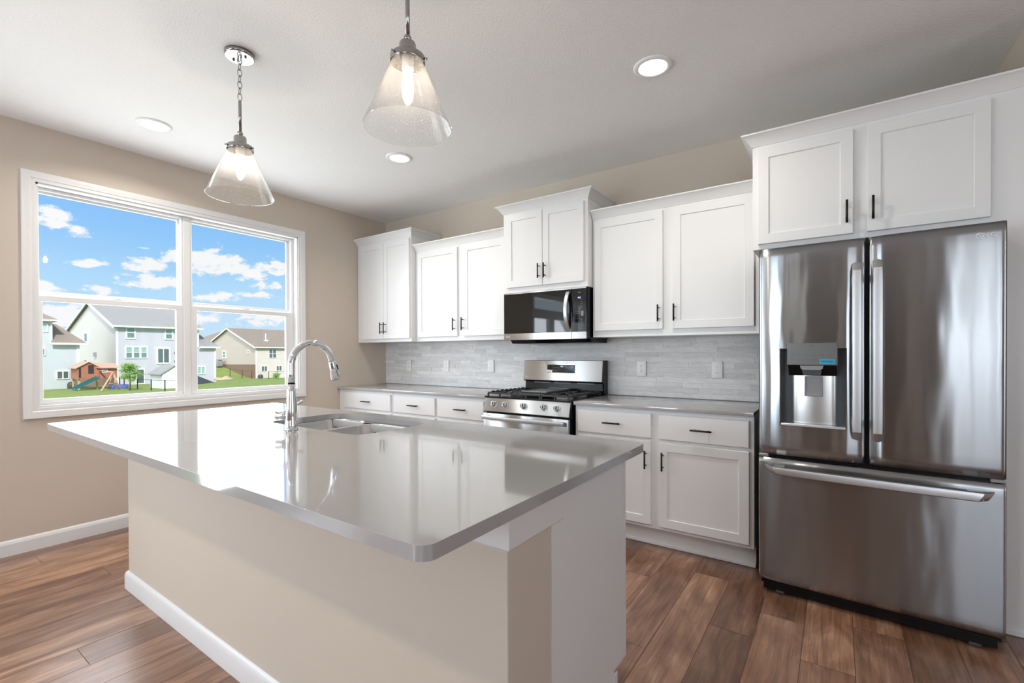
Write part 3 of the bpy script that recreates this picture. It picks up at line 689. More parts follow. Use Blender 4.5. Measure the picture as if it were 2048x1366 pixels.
# ------------------------------------------------------------------ microwave
MX0, MX1, MY = 1.957, 2.712, -.41
mw = thing('microwave', 'over-the-range microwave with black glass door under the short cabinet', 'microwave', ((MX0+MX1)/2, -.0135, 1.332))
bm = bmesh.new(); add_box(bm, MX0, MX1, MY+.022, -.0138, 1.362, 1.744, .002); add_prism(bm, [(-.33, 1.362), (-.30, 1.332), (-.0138, 1.332), (-.0138, 1.362)], 'x', MX0+.01, MX1-.01); obj('body', bm, M_blackplastic, mw)
bm = bmesh.new()
for x0, x1 in ((2.02, 2.30), (2.38, 2.64)): add_box(bm, x0, x1, -.29, -.10, 1.3285, 1.332, .001)
obj('vent_filters', bm, M_midgrey, mw)
DX = 2.588
dm = obj('door', bx(MX0, DX-.001, MY, MY+.0215, 1.413, 1.7335, bevel=.0015), M_blackglass, mw)
obj('door_trim', bx(MX0, DX-.001, MY-.001, MY+.0215, 1.358, 1.4125, bevel=.0015), M_steel2, dm)
obj('door_top_trim', bx(MX0, DX-.001, MY-.001, MY+.0215, 1.734, 1.744, bevel=.001), M_steel2, dm)
cp = obj('control_panel', bx(DX+.001, MX1-.004, MY, MY+.0215, 1.413, 1.7335, bevel=.0015), M_blackglass, mw)
obj('panel_trim', bx(DX+.001, MX1-.004, MY-.001, MY+.0215, 1.358, 1.4125, bevel=.0015), M_steel2, cp)
obj('panel_top_trim', bx(DX+.001, MX1-.004, MY-.001, MY+.0215, 1.734, 1.744, bevel=.001), M_steel2, cp)
bm = bmesh.new(); R = []
for k in range(15):
    s = k/14; z = 1.432+s*.284; y = MY-.004-.047*math.sin(PI*s)**.8
    R.append([bm.verts.new((2.560+a, y+b, z)) for a, b in ((-.015, -.003), (-.012, -.008), (.012, -.008), (.015, -.003), (.015, .006), (-.015, .006))])
for a, b in zip(R, R[1:]):
    for k in range(6): bm.faces.new((a[k], a[(k+1) % 6], b[(k+1) % 6], b[k])).smooth = False
bm.faces.new(R[0][::-1]); bm.faces.new(R[-1]); obj('door_handle', bm, M_handle, dm)
obj('clock_digits', text_bm('9:0', .020, face_mat(2.652, MY-.0006, 1.665)), M_led, cp)
def mark(*a): obj('button_mark', bx(*a), M_midgrey, cp)
for r_ in range(4):
    for c_ in range(3): mark(2.622+c_*.014, 2.6255+c_*.014, MY-.0006, MY-.0001, 1.560-r_*.017, 1.5645-r_*.017)
for r_ in range(6): mark(2.664, 2.676, MY-.0006, MY-.0001, 1.648-r_*.013, 1.6495-r_*.013); mark(2.664, 2.676, MY-.0006, MY-.0001, 1.50-r_*.013, 1.5015-r_*.013)
mark(2.642, 2.662, MY-.0006, MY-.0001, 1.704, 1.708)
for z_ in (1.530, 1.549): obj('start_key', bx(2.668, 2.686, MY-.0008, MY-.0001, z_, z_+.0165, bevel=.0003), M_midgrey, cp)
logo(1.984, MY-.0016, 1.386, .009, dm, M_whiteplast)

# ------------------------------------------------------------------ refrigerator (own axes: u along the front, d outwards is -y, z up)
fr = thing('refrigerator', 'stainless french door refrigerator with water dispenser and bottom freezer drawer', 'refrigerator', (3.898, -.828, 0), math.atan2(-.0346, .9065))
def prof(u, w, edge=.05, drop=.012, bulge=.006, edge_r=None):
    """how far the sheet sits behind its crown at position u of width w"""
    e = min(u, w-u); v = 0
    if w > .6: drop = .006
    if edge_r and w-u < u: edge, drop = edge_r, drop*edge_r/edge*.5
    if e < edge: q = 1-e/edge; v += drop*q*q
    return v - bulge*(1-(2*u/w-1)**2) + .004
def panel(u0, u1, z0, z1, t=.06, hole=None, edge=.085, edge_r=None):
    w = u1-u0; us = {0.0, w}; zs = {z0, z1}
    for k in range(7): us |= {edge*k/6, w-edge*k/6}
    for k in range(9): us.add(edge+(w-2*edge)*k/8)
    for k in range(25): zs.add(z0+(z1-z0)*k/24)
    if hole: us |= {hole[0]-u0, hole[1]-u0}; zs |= {hole[2], hole[3]}
    us = sorted(us); zs = sorted(zs)
    def clean(L):
        o = [L[0]]
        for q in L[1:]:
            if q-o[-1] > 1e-4: o.append(q)
        return o
    us, zs = clean(us), clean(zs)
    bm = bmesh.new(); V = {}
    for i, u in enumerate(us):
        for j, z in enumerate(zs):
            ez = min(z-z0, z1-z); dz_ = .004*(1-ez/.006)**2 if ez < .006 else 0
            V[i, j] = bm.verts.new((u0+u, prof(u, w, edge, edge_r=edge_r)+dz_, z))
    for i in range(len(us)-1):
        for j in range(len(zs)-1):
            um, zm = u0+(us[i]+us[i+1])/2, (zs[j]+zs[j+1])/2
            if hole and hole[0] < um < hole[1] and hole[2] < zm < hole[3]: continue
            bm.faces.new((V[i, j], V[i+1, j], V[i+1, j+1], V[i, j+1])).smooth = True
    # sides and back
    I, J = len(us)-1, len(zs)-1
    rim = [V[i, 0] for i in range(I+1)]+[V[I, j] for j in range(1, J+1)]+[V[i, J] for i in range(I-1, -1, -1)]+[V[0, j] for j in range(J-1, 0, -1)]
    bk = [bm.verts.new((v.co.x, t, v.co.z)) for v in rim]
    for k in range(len(rim)): bm.faces.new((rim[k], bk[k], bk[(k+1) % len(rim)], rim[(k+1) % len(rim)]))
    return bm
obj('body', bx(.004, .903, .068, .80, .035, 1.775), M_darkgrey, fr, local=True)
bm = bmesh.new(); add_box(bm, .02, .887, .030, .075, .012, .062); add_box(bm, .012, .895, .012, .02, .05, .064); obj('base_grille', bm, M_blackplastic, fr, local=True)
for fx in (.075, .80): obj('foot', bx(fx, fx+.04, .022, .06, .0005, .016, bevel=.004), M_darkgrey, fr, local=True)
HOLE = (.101, .374, .881, 1.268)
ld = obj('left_door', panel(.0, .446, .727, 1.787, hole=HOLE), M_steel, fr, local=True)
rd = obj('right_door', panel(.459, .907, .727, 1.787, edge=.06, edge_r=.02), M_steel_flat, fr, local=True)
dw = obj('freezer_drawer', panel(.0, .907, .070, .706, edge=.03, edge_r=.015), M_steel_flat, fr, local=True)
# door gap gasket and hinge covers
obj('gasket', bx(.440, .465, .03, .067, .73, 1.765), M_blackplastic, fr, local=True)
bm = bmesh.new(); add_box(bm, .01, .897, .03, .068, .700, .733); obj('drawer_gasket', bm, M_blackplastic, fr, local=True)
for hx in (.004, .880): obj('hinge_cover', bx(hx, hx+.028, .02, .12, 1.776, 1.791, bevel=.004), M_darkgrey, fr, local=True)
for hx in (.0, .862): obj('hinge', bx(hx, hx+.045, .008, .05, .709, .724, bevel=.003), M_midgrey, fr, local=True)
def vhandle(u0, u1, z0, z1, parent):
    bm = bmesh.new(); R = []; n = 22
    for k in range(n+1):
        s = k/n; z = z0+s*(z1-z0); e = min(s, 1-s); off = .050-.040*max(0, 1-e/.055)**2+.006*math.sin(PI*s)
        R.append([bm.verts.new((a, -off+b, z+c_*(1 if s > .5 else -1)*(1 if k in (0, n) else 0))) for a, b, c_ in ((u0, .003, 0), (u0+.003, -.002, 0), ((u0+u1)/2, -.004, .006), (u1-.003, -.002, 0), (u1, .003, 0), (u1, .012, 0), (u0, .012, 0))])
    for a, b in zip(R, R[1:]):
        for k in range(7): bm.faces.new((a[k], a[(k+1) % 7], b[(k+1) % 7], b[k]))
    bm.faces.new(R[0][::-1]); bm.faces.new(R[-1])
    for z in (z0+.055, z1-.093): add_box(bm, u0+.006, u1-.006, -.042, .012, z, z+.038)
    return obj('handle', bm, M_handle, parent, local=True)
vhandle(.397, .434, .843, 1.668, ld); vhandle(.473, .510, .843, 1.672, rd)
bm = bmesh.new(); R = []; n = 24
for k in range(n+1):
    s = k/n; e = min(s, 1-s); off = .048-.036*max(0, 1-e/.05)**2+.008*math.sin(PI*s)
    R.append([bm.verts.new((a0+s*(a1-a0), -off+b, z)) for a0, a1, b, z in ((.058, .850, .003, .633), (.055, .853, -.002, .637), (.040, .866, -.004, .660), (.034, .871, -.001, .670), (.034, .871, .010, .673), (.058, .850, .010, .633))])
for a, b in zip(R, R[1:]):
    for k in range(6): bm.faces.new((a[k], a[(k+1) % 6], b[(k+1) % 6], b[k]))
bm.faces.new(R[0][::-1]); bm.faces.new(R[-1])
for u in (.07, .79): add_box(bm, u, u+.045, -.040, .012, .640, .668)
obj('handle', bm, M_handle, dw, local=True)
# dispenser
a, b, c_, d = HOLE; bm = bmesh.new(); dp = .058
def q4(bm, *p): return bm.faces.new([bm.verts.new(x) for x in p])
f = .0
q4(bm, (a, f, c_), (a, dp, c_+.012), (a, dp, d), (a, f, d)); q4(bm, (b, f, c_), (b, f, d), (b, dp, d), (b, dp, c_+.012))
q4(bm, (a, f, d), (a, dp, d), (b, dp, d), (b, f, d)); q4(bm, (a, dp, c_), (b, dp, c_), (b, dp, d), (a, dp, d))
dn = obj('dispenser_recess', bm, mat('blue_grey_plastic', (.10, .112, .125), .22), ld, local=True)
bm = bmesh.new(); R = []
for k in range(17):
    s = k/16; u = a+.045+s*(b-a-.085); y = dp-.002-.014*math.sin(PI*s)**.5
    R.append((bm.verts.new((u, y, c_+.012)), bm.verts.new((u, y, 1.135))))
for p, q in zip(R, R[1:]): bm.faces.new((p[0], q[0], q[1], p[1])).smooth = True
obj('back_plate', bm, M_sink, dn, local=True)
bm = bmesh.new(); add_box(bm, a+.001, b-.001, -.003, dp-.001, c_, c_+.011, .002); obj('drip_tray', bm, M_handle, dn, local=True)
bm = bmesh.new()
for q in ((a-.003, a, c_-.003, d+.003), (b, b+.003, c_-.003, d+.003), (a, b, d, d+.003), (a, b, c_-.003, c_)): add_box(bm, q[0], q[1], -.004, .004, q[2], q[3])
obj('recess_trim', bm, M_chrome, dn, local=True)
pn = obj('control_panel', bx(.131, .341, -.0075, .02, 1.188, 1.297, bevel=.002), mat('dispenser_panel_grey', (.20, .20, .20), .25, .3), ld, local=True)
bm = bmesh.new(); add_prism(bm, [(-.004, 1.187), (.045, 1.187), (.045, 1.135), (.03, 1.135)], 'x', .135, .337); obj('panel_underside', bm, M_blackplastic, pn, local=True)
rnd = random.Random(2)
for zz, us in ((1.238, (.155, .185, .217, .247, .278, .31)), (1.215, (.155, .21, .232, .252))):
    for u in us: w_ = rnd.uniform(.005, .009); obj('button_mark', bx(u-w_, u+w_, -.0080, -.0074, zz-.0008, zz+.0008), M_darkgrey, pn, local=True)
obj('button_mark', bx(.228, .242, -.0080, -.0074, 1.2815, 1.2845), M_darkgrey, pn, local=True)
st = obj('energy_sticker', bx(.268, .331, -.0085, -.0074, 1.195, 1.217), mat('cyan_sticker', (.02, .42, .62), .5), pn, local=True)
bm = bmesh.new()
for k in range(14): add_box(bm, .274+k*.0037, .2755+k*.0037+(.0008 if k % 3 else 0), -.0088, -.0084, 1.201, 1.211)
obj('sticker_bars', bm, mat('sticker_navy', (.01, .10, .25), .5), st, local=True)
bm = bmesh.new(); add_prism(bm, [(.186, 1.186), (.284, 1.186), (.280, 1.170), (.270, 1.164), (.200, 1.164), (.190, 1.170)], 'y', -.004, .03); sp = obj('spout', bm, M_midgrey, ld, local=True)
bm = bmesh.new(); add_prism(bm, [(.193, 1.163), (.277, 1.163), (.272, 1.138), (.200, 1.138)], 'y', .006, .04); obj('spout_neck', bm, M_darkgrey, sp, local=True)
bm = bmesh.new()
for q in ((.204, .211, 1.032, 1.132), (.273, .280, 1.032, 1.132), (.211, .273, 1.032, 1.046)): add_box(bm, q[0], q[1], .016, .026, q[2], q[3], .002)
add_box(bm, .211, .273, .021, .025, 1.046, 1.132); obj('lever_pad', bm, M_midgrey, ld, local=True)
bm = emblem(.826, -.0012, 1.7345, .0125, None); merge(bm, text_bm('LG', .027, face_mat(.860, -.0012, 1.7335))); obj('logo', bm, M_whiteplast, rd, local=True)

# ------------------------------------------------------------------ island
IX0, IX1, IY0, IY1 = 1.028, 3.648, -3.004, -1.852
BX0, BX1, PYF, PYB, CYB = 1.122, 3.615, -2.706, -2.508, -2.0
isl = thing('kitchen_island', 'large island with beige half wall and white end panel under the grey top', 'island', ((BX0+BX1)/2, PYF, 0))
obj('half_wall', bx(BX0, BX1, PYF, PYB, .0005, .8835, bevel=.002), M_wall, isl)
bm = bmesh.new(); add_prism(bm, [(PYB+.0005, .0005), (-2.085, .0005), (-2.085, .172), (CYB, .172), (CYB, .8835), (PYB+.0005, .8835)], 'x', BX1-.018, BX1+.002); obj('end_panel', bm, M_white, isl)
bm = bmesh.new(); add_prism(bm, [(PYB+.0005, .0005), (-2.085, .0005), (-2.085, .172), (CYB, .172), (CYB, .8835), (PYB+.0005, .8835)], 'x', BX0, BX0+.018); obj('end_panel', bm, M_white, isl)
bm = bmesh.new()
for x0, x1 in ((BX0, BX0+.04), (1.86, 1.91), (2.64, 2.69), (BX1-.038, BX1+.003)): add_box(bm, x0, x1, CYB+.0005, CYB+.02, .172, .8835)
add_box(bm, BX0+.04, BX1-.038, CYB+.0005, CYB+.02, .172, .20); add_box(bm, BX0+.04, BX1-.038, CYB+.0005, CYB+.02, .845, .8835)
obj('face_frame', bm, M_white, isl)
obj('cabinet_floor', bx(BX0+.019, BX1-.019, PYB+.001, CYB, .172, .19), M_white, isl)
bm = bmesh.new(); add_box(bm, BX0+.019, BX1-.019, -2.10, -2.086, .0005, .1715); add_box(bm, BX1+.0025, BX1+.008, -2.105, -2.070, .0005, .165, .001); obj('toe_kick', bm, M_white, isl)
def back_door(x0, x1, hx):
    bm = shaker(x0, x1, .195, .86, 0); bmesh.ops.transform(bm, matrix=Matrix.Translation((x0+x1, CYB+.021, 0)) @ Matrix.Rotation(PI, 4, 'Z'), verts=bm.verts)
    d = obj('door', bm, M_white, isl); bm = bmesh.new(); y = CYB+.04
    add_cyl(bm, (hx, y+.03, .70), (hx, y+.03, .815), .0055, 12)
    for z in (.72, .795): add_cyl(bm, (hx, y-.001, z), (hx, y+.03, z), .0042, 10)
    obj('handle', bm, M_black, d)
for x0, x1, hx in ((1.15, 1.50, 1.47), (1.51, 1.86, 1.54), (1.91, 2.27, 2.24), (2.28, 2.64, 2.31), (2.69, 3.13, 3.10), (3.14, 3.58, 3.17)): back_door(x0, x1, hx)
CR2 = [(0, 0), (.004, 0), (.010, .006), (.012, .014), (.013, .05), (.018, .07), (.020, .0865), (0, .0865)]
bm = bmesh.new(); add_sweep(bm, [(BX0-.0005, PYB-.02), (BX0-.0005, PYF-.0005), (BX1+.0005, PYF-.0005), (BX1+.0005, -2.455)], CR2, .797); 
obj('crown_trim', bm, M_trim, isl)
bm = bmesh.new(); add_sweep(bm, [(BX0-.0005, PYB), (BX0-.0005, PYF-.0005), (BX1+.0005, PYF-.0005), (BX1+.0005, PYB)], BB, .0005); obj('baseboard', bm, M_trim, isl)
# top with sink cut-out
SX0, SX1, SY0, SY1 = 1.893, 2.618, -2.362, -1.945
bm = bmesh.new()
outer = rrect(IX0, IX1, IY0, IY1, .032, 8); inner = rrect(SX0, SX1, SY0, SY1, .075, 8)
def loop(pts):
    vs = [bm.verts.new((p[0], p[1], ZT)) for p in pts]; return [bm.edges.new((vs[i], vs[(i+1) % len(vs)])) for i in range(len(vs))]
ed = loop(outer)+loop(inner); bmesh.ops.triangle_fill(bm, edges=ed, use_beauty=True)
ext = bmesh.ops.extrude_face_region(bm, geom=list(bm.faces)); bmesh.ops.translate(bm, verts=[v for v in ext['geom'] if isinstance(v, bmesh.types.BMVert)], vec=(0, 0, -.03))
tag(obj('island_countertop', bm, M_quartz, bevel=.003), 'large glossy grey quartz island top with sink cut-out', 'countertop')
# sink
sk = thing('kitchen_sink', 'stainless double bowl sink set under the island top', 'sink', ((SX0+SX1)/2, (SY0+SY1)/2, .66))
ZS = ZT-.0305
def bowl(x0, x1, y0, y1, depth, r):
    bm = bmesh.new(); L = []
    for ins, z, rr_ in ((0, 0, r), (.003, -.006, r), (.008, -depth*.8, r), (.02, -depth*.95, r), (.05, -depth, r*.8)):
        L.append([bm.verts.new((p[0], p[1], ZS+z)) for p in rrect(x0+ins, x1-ins, y0+ins, y1-ins, max(rr_-ins*.3, .02), 8)])
    for A, B in zip(L, L[1:]):
        for k in range(len(A)): bm.faces.new((A[k], A[(k+1) % len(A)], B[(k+1) % len(A)], B[k])).smooth = True
    bm.faces.new(L[-1]); return bm
b1 = (1.888, 2.188, SY0-.004, SY1+.002, .105); b2 = (2.206, 2.600, SY0-.004, SY1-.012, .105)
obj('bowl', bowl(b1[0], b1[1], b1[2], b1[3], .22, b1[4]), M_sink, sk)
obj('bowl', bowl(b2[0], b2[1], b2[2], b2[3], .19, b2[4]), M_sink, sk)
bm = bmesh.new()
def loopz(pts, z): 
    vs = [bm.verts.new((p[0], p[1], z)) for p in pts]; return [bm.edges.new((vs[i], vs[(i+1) % len(vs)])) for i in range(len(vs))]
ed = loopz(rrect(SX0-.02, SX1+.02, SY0-.02, SY1+.02, .08, 8), ZS)+loopz(rrect(*b1[:4], b1[4], 8), ZS)+loopz(rrect(*b2[:4], b2[4], 8), ZS)
bmesh.ops.triangle_fill(bm, edges=ed, use_beauty=True); obj('rim', bm, M_sink, sk)
for (xa, xb, ya, yb, dpt) in ((b1[0], b1[1], b1[2], b1[3], .22), (b2[0], b2[1], b2[2], b2[3], .19)):
    bm = bmesh.new(); add_lathe(bm, ((xa+xb)/2, (ya+yb)/2, ZS-dpt), [(.045, .001), (.043, .004), (.03, .001), (.012, .0015)], 24, capt=True); obj('drain', bm, M_chrome, sk)
# faucet
FXx, FY = 2.242, -2.433
fa = thing('kitchen_faucet', 'tall chrome gooseneck pull-down faucet on the island', 'faucet', (FXx, FY, ZT))
bm = bmesh.new(); add_lathe(bm, (FXx, FY, ZT+.0004), [(.0288, 0), (.0288, .003), (.0272, .005), (.0268, .03), (.0255, .07), (.0225, .12), (.0190, .17), (.0172, .204)], 40, capb=True, capt=True); obj('base', bm, M_chrome, fa)
bm = bmesh.new(); add_lathe(bm, (FXx, FY, ZT+.2045), [(.0160, 0), (.0160, .003)], 32, capb=True, capt=True); obj('seal_ring', bm, M_blackplastic, fa)
pts = [(FXx, FY, 1.1216), (FXx, FY, 1.16), (FXx, FY, 1.20)]; RA = .1035
for k in range(1, 25):
    a = PI-(PI-math.radians(9))*k/24; pts.append((FXx, FY+RA+RA*math.cos(a), 1.2+RA*math.sin(a)))
bm = bmesh.new(); add_tube(bm, pts, .0148, 24); obj('spout', bm, M_chrome, fa)
e0 = Vector(pts[-1]); dv = Vector((0, .24, -.97)).normalized(); bm = bmesh.new()
add_tube(bm, [e0+dv*.0008, e0+dv*.004, e0+dv*.03, e0+dv*.084, e0+dv*.0875], [.0150, .0158, .0172, .0222, .020], 28); sh = obj('spray_head', bm, M_chrome, fa)
bm = bmesh.new(); sd = Vector((.55, .80, .2)).normalized(); p = e0+dv*.030+sd*.0165; add_tube(bm, [p-dv*.012, p-dv*.008, p+dv*.012, p+dv*.016], [.002, .0045, .0050, .002], 10); obj('spray_button', bm, M_black, sh)
bm = bmesh.new(); add_tube(bm, [e0+dv*.087, e0+dv*.0905], [.0165, .0155], 24); obj('spray_nozzle', bm, M_darkgrey, sh)
hx = Vector((-.90, -.42, 0)).normalized(); hb = Vector((FXx, FY, ZT+.066)); bm = bmesh.new()
add_tube(bm, [hb+hx*.016, hb+hx*.048, hb+hx*.050, hb+hx*.068, hb+hx*.073], [.0215, .0225, .0195, .0235, .019], 24); kn = obj('handle_hub', bm, M_chrome, fa)
bm = bmesh.new(); lp = hb+hx*.054; lv = Vector((.08, .84, .46)).normalized(); add_tube(bm, [lp+lv*.012, lp+lv*.05, lp+lv*.112, lp+lv*.116], [.0055, .0052, .0062, .004], 14); obj('lever', bm, M_chrome, kn)

# ------------------------------------------------------------------ pendants
def pendant(px, py, label):
    t = thing('pendant_light', label, 'pendant lamp', (px, py, H-.0005), group='glass cone pendants over the island')
    bm = bmesh.new(); add_lathe(bm, (px, py, H-.0005), [(.066, -.001), (.066, -.016), (.062, -.022)], 48, capb=True, capt=True); cn = obj('canopy', bm, M_nickel, t)
    for s in (-1, 1):
        bm = bmesh.new(); add_lathe(bm, (px+s*.034, py+s*.012, H-.0225), [(.0055, 0), (.0045, -.006), (.001, -.0075)], 14, capt=True); obj('screw', bm, M_darkgrey, cn)
    bm = bmesh.new(); ztop, zbot = H-.022, 2.507; nl = 7; pitch = (ztop-zbot)/nl
    add_tube(bm, [(px+.012*math.cos(2*PI*k/16), py, ztop-.006+.012*math.sin(2*PI*k/16)) for k in range(16)], .0022, 8, closed=True)
    for i in range(nl):
        zc = ztop-pitch*(i+.5); hh = pitch*.5+.0032; ww = .0098; a = 0 if i % 2 else PI/2
        loop_ = []
        for k in range(20):
            q = 2*PI*k/20; ux, uz = ww*math.cos(q), (hh)*math.sin(q); loop_.append((px+ux*math.cos(a), py+ux*math.sin(a), zc+uz))
        add_tube(bm, loop_, .0021, 8, closed=True)
    obj('chain', bm, M_nickel, t)
    bm = bmesh.new(); add_tube(bm, [(px, py, 2.505), (px, py, 2.50), (px, py, 2.352)], [.004, .0076, .0076], 16); obj('rod', bm, M_nickel, t)
    bm = bmesh.new(); add_lathe(bm, (px, py, 2.34), [(.003, .014), (.011, .010), (.014, .002), (.011, -.006), (.007, -.010), (.016, -.012)], 20); add_box(bm, px-.022, px-.006, py-.004, py+.004, 2.338, 2.345, .002); obj('swivel', bm, M_nickel, t)
    bm = bmesh.new(); add_lathe(bm, (px, py, 2.280), [(.0285, 0), (.0285, .040), (.026, .046), (.012, .049)], 32, capt=True); sc = obj('socket_cup', bm, M_nickel, t)
    bm = bmesh.new(); add_lathe(bm, (px, py, 2.2565), [(.0585, 0), (.0595, .002), (.0595, .020), (.056, .024), (.028, .024)], 40); obj('shade_holder', bm, M_nickel, sc)
    for k in range(3):
        bm = bmesh.new(); a = k*2.094+.5; cx_, cy_ = px+.0595*math.cos(a), py+.0595*math.sin(a)
        add_tube(bm, [(cx_, cy_, 2.267), (px+.070*math.cos(a), py+.070*math.sin(a), 2.267)], .0042, 10); obj('thumb_screw', bm, M_nickel, sc)
    bm = bmesh.new(); add_lathe(bm, (px, py, 0), [(.0525, 2.272), (.054, 2.256), (.1492, 2.036), (.1505, 2.0345), (.1500, 2.0325), (.1472, 2.034), (.051, 2.256), (.0495, 2.272)], 64); sd_ = obj('glass_shade', bm, M_shade, t)
    bm = bmesh.new(); add_lathe(bm, (px, py, 0), [(.020, 2.279), (.020, 2.235), (.017, 2.228)], 24, capt=True); obj('lamp_socket', bm, M_whiteplast, sc)
    bm = bmesh.new(); add_lathe(bm, (px, py, 0), [(.013, 2.228), (.0145, 2.215), (.0195, 2.195), (.0205, 2.165), (.018, 2.135), (.010, 2.118), (.003, 2.112)], 24); bl = obj('light_bulb', bm, M_bulbglass, t)
    bm = bmesh.new()
    for k in range(6):
        a = 2*PI*k/6; add_tube(bm, [(px+.006*math.cos(a), py+.006*math.sin(a), 2.205), (px+.011*math.cos(a), py+.011*math.sin(a), 2.14)], .0014, 6)
    obj('filament', bm, M_fil, bl)
    l_o = lamp('bulb_glow', 'POINT', (0, 0, 0), 6.5, (1, .84, .66), shadow_soft_size=.014); l_o.parent = t; l_o.location = (0, 0, 2.172-H)
    return t
pendant(1.818, -2.444, 'glass cone pendant on a chain, nearer the window')
pendant(3.020, -2.453, 'glass cone pendant with its chain out of view, nearer the fridge')

# ------------------------------------------------------------------ recessed ceiling lights
def can(px, py, label, e=9.5):
    t = thing('recessed_light', label, 'ceiling light', (px, py, H-.0005), group='round recessed ceiling lights')
    bm = bmesh.new(); add_lathe(bm, (px, py, H-.0005), [(.097, 0), (.097, -.003), (.088, -.009), (.074, -.010), (.068, -.004), (.0675, -.001)], 48); obj('trim_ring', bm, M_whiteplast, t)
    bm = bmesh.new(); add_lathe(bm, (px, py, H-.0035), [(.0672, 0), (.05, -.0015), (.001, -.002)], 40); obj('lens', bm, M_lens, t)
    l_o = lamp('can_glow', 'AREA', (0, 0, 0), e, (1, .93, .83), shape='DISK', size=.13, spread=math.radians(150)); l_o.parent = t; l_o.location = (0, 0, -.012)
can(3.452, -1.160, 'round recessed ceiling light in front of the fridge cabinet')
can(.619, -2.412, 'round recessed ceiling light nearest the window wall')
can(1.515, -1.148, 'round recessed ceiling light seen just below the right pendant')
can(3.45, -4.3, 'added unseen ceiling light behind the viewer toward the right'); can(1.5, -4.3, 'added unseen ceiling light behind the viewer toward the left')  # both added out of view to give the room more light

# ------------------------------------------------------------------ outside
def gz(x, y):
    def ss(a, b, v): t_ = max(0, min(1, (v-a)/(b-a))); return t_*t_*(3-2*t_)
    r = math.hypot(x-4, y+4); z = -2.04-1.25*ss(62, 92, r)
    z += 2.5*ss(85, 101, -x)*ss(27, 33, y)*(1-ss(46, 52, y))
    return z
bm = bmesh.new(); V = {}; nx, ny = 70, 70
for i in range(nx+1):
    for j in range(ny+1):
        x = -.9-i*2.6; y = -70+j*2.6; V[i, j] = bm.verts.new((x, y, gz(x, y) if x < -12 else -2.04+(x+12)/11*.9))
for i in range(nx):
    for j in range(ny): bm.faces.new((V[i, j], V[i, j+1], V[i+1, j+1], V[i+1, j])).smooth = True
tag(obj('lawn', bm, M_grass), 'green mown lawn between the window and the houses', 'grass', kind='structure')

def roof_quads(bm, quads, t=.14):
    for q in quads:
        A = [bm.verts.new(p) for p in q]; B = [bm.verts.new((p[0], p[1], p[2]-t)) for p in q]
        bm.faces.new(A); bm.faces.new(B[::-1])
        for i in range(len(A)): bm.faces.new((A[i], B[i], B[(i+1) % len(A)], A[(i+1) % len(A)]))
def hwin(parent, X, y0, y1, z0, z1, cols=1, rows=2, pane=None, panes=None, fr_=.12):
    """window on a wall facing +x at x = X"""
    bm = bmesh.new(); ring(bm, X+.01, X+.09, y0, y1, z0, z1, fr_, fr_, fr_, fr_, 0); iw = (y1-y0-2*fr_)/cols; ih = (z1-z0-2*fr_)/rows
    for k in range(1, cols): add_box(bm, X+.02, X+.085, y0+fr_+iw*k-.045, y0+fr_+iw*k+.045, z0+fr_, z1-fr_)
    for k in range(1, rows): add_box(bm, X+.02, X+.08, y0+fr_, y1-fr_, z0+fr_+ih*k-.03, z0+fr_+ih*k+.03)
    w_ = obj('window', bm, M_extwhite, parent)
    if panes == 'split':
        zm = (z0+z1)/2; obj('pane', bx(X+.012, X+.035, y0+fr_, y1-fr_, zm, z1-fr_), M_blind, w_); obj('pane', bx(X+.012, X+.035, y0+fr_, y1-fr_, z0+fr_, zm), mat_halfblind, w_)
    else: obj('pane', bx(X+.012, X+.035, y0+fr_, y1-fr_, z0+fr_, z1-fr_), pane or M_extglass, w_)
    return w_
mat_halfblind = mat('dim_green_glass', (.17, .27, .25), .15)
def hwin_y(parent, Y, x0, x1, z0, z1, pane=None, rows=1, fr_=.12):
    """window on a wall facing -y at y = Y"""
    bm = bmesh.new()
    add_box(bm, x0, x1, Y-.09, Y-.01, z0, z0+fr_); add_box(bm, x0, x1, Y-.09, Y-.01, z1-fr_, z1); add_box(bm, x0, x0+fr_, Y-.09, Y-.01, z0+fr_, z1-fr_); add_box(bm, x1-fr_, x1, Y-.09, Y-.01, z0+fr_, z1-fr_)
    if rows > 1: add_box(bm, x0+fr_, x1-fr_, Y-.08, Y-.015, (z0+z1)/2-.05, (z0+z1)/2+.05)
    w_ = obj('window', bm, M_extwhite, parent); obj('pane', bx(x0+fr_, x1-fr_, Y-.04, Y-.012, z0+fr_, z1-fr_), pane or M_extglass, w_)
# middle house: gable end to the left, long face to us, lower wing at its right
X2, Y2, Z2 = -62.0, 14.14, -2.9
h2 = thing('house', 'white house with grey gable roof behind the playset', 'house', (X2-9, 18, -2.04))
EZ, RZ, RX = 4.52, 7.72, -71.2
bm = bmesh.new(); add_prism(bm, [(X2, Z2), (X2, EZ), (RX, RZ-.15), (-80.4, EZ), (-80.4, Z2)], 'y', Y2+.02, 22.4); obj('wall', bm, M_sid_shaded, h2)
bm = bmesh.new(); add_prism(bm, [(X2+.01, -.40), (X2+.01, EZ), (RX, RZ-.15), (-80.4, EZ), (-80.4, -.40)], 'y', Y2-.03, Y2+.015); obj('gable_wall', bm, M_sid_lit, h2)
bm = bmesh.new(); add_prism(bm, [(X2-.25, Z2), (X2-.25, -.41), (-80.4, -.41), (-80.4, Z2)], 'y', Y2-.04, Y2+.015); obj('brick_base', bm, M_brick, h2)
bm = bmesh.new(); o = .45; sl = (RZ-EZ)/(X2-RX)
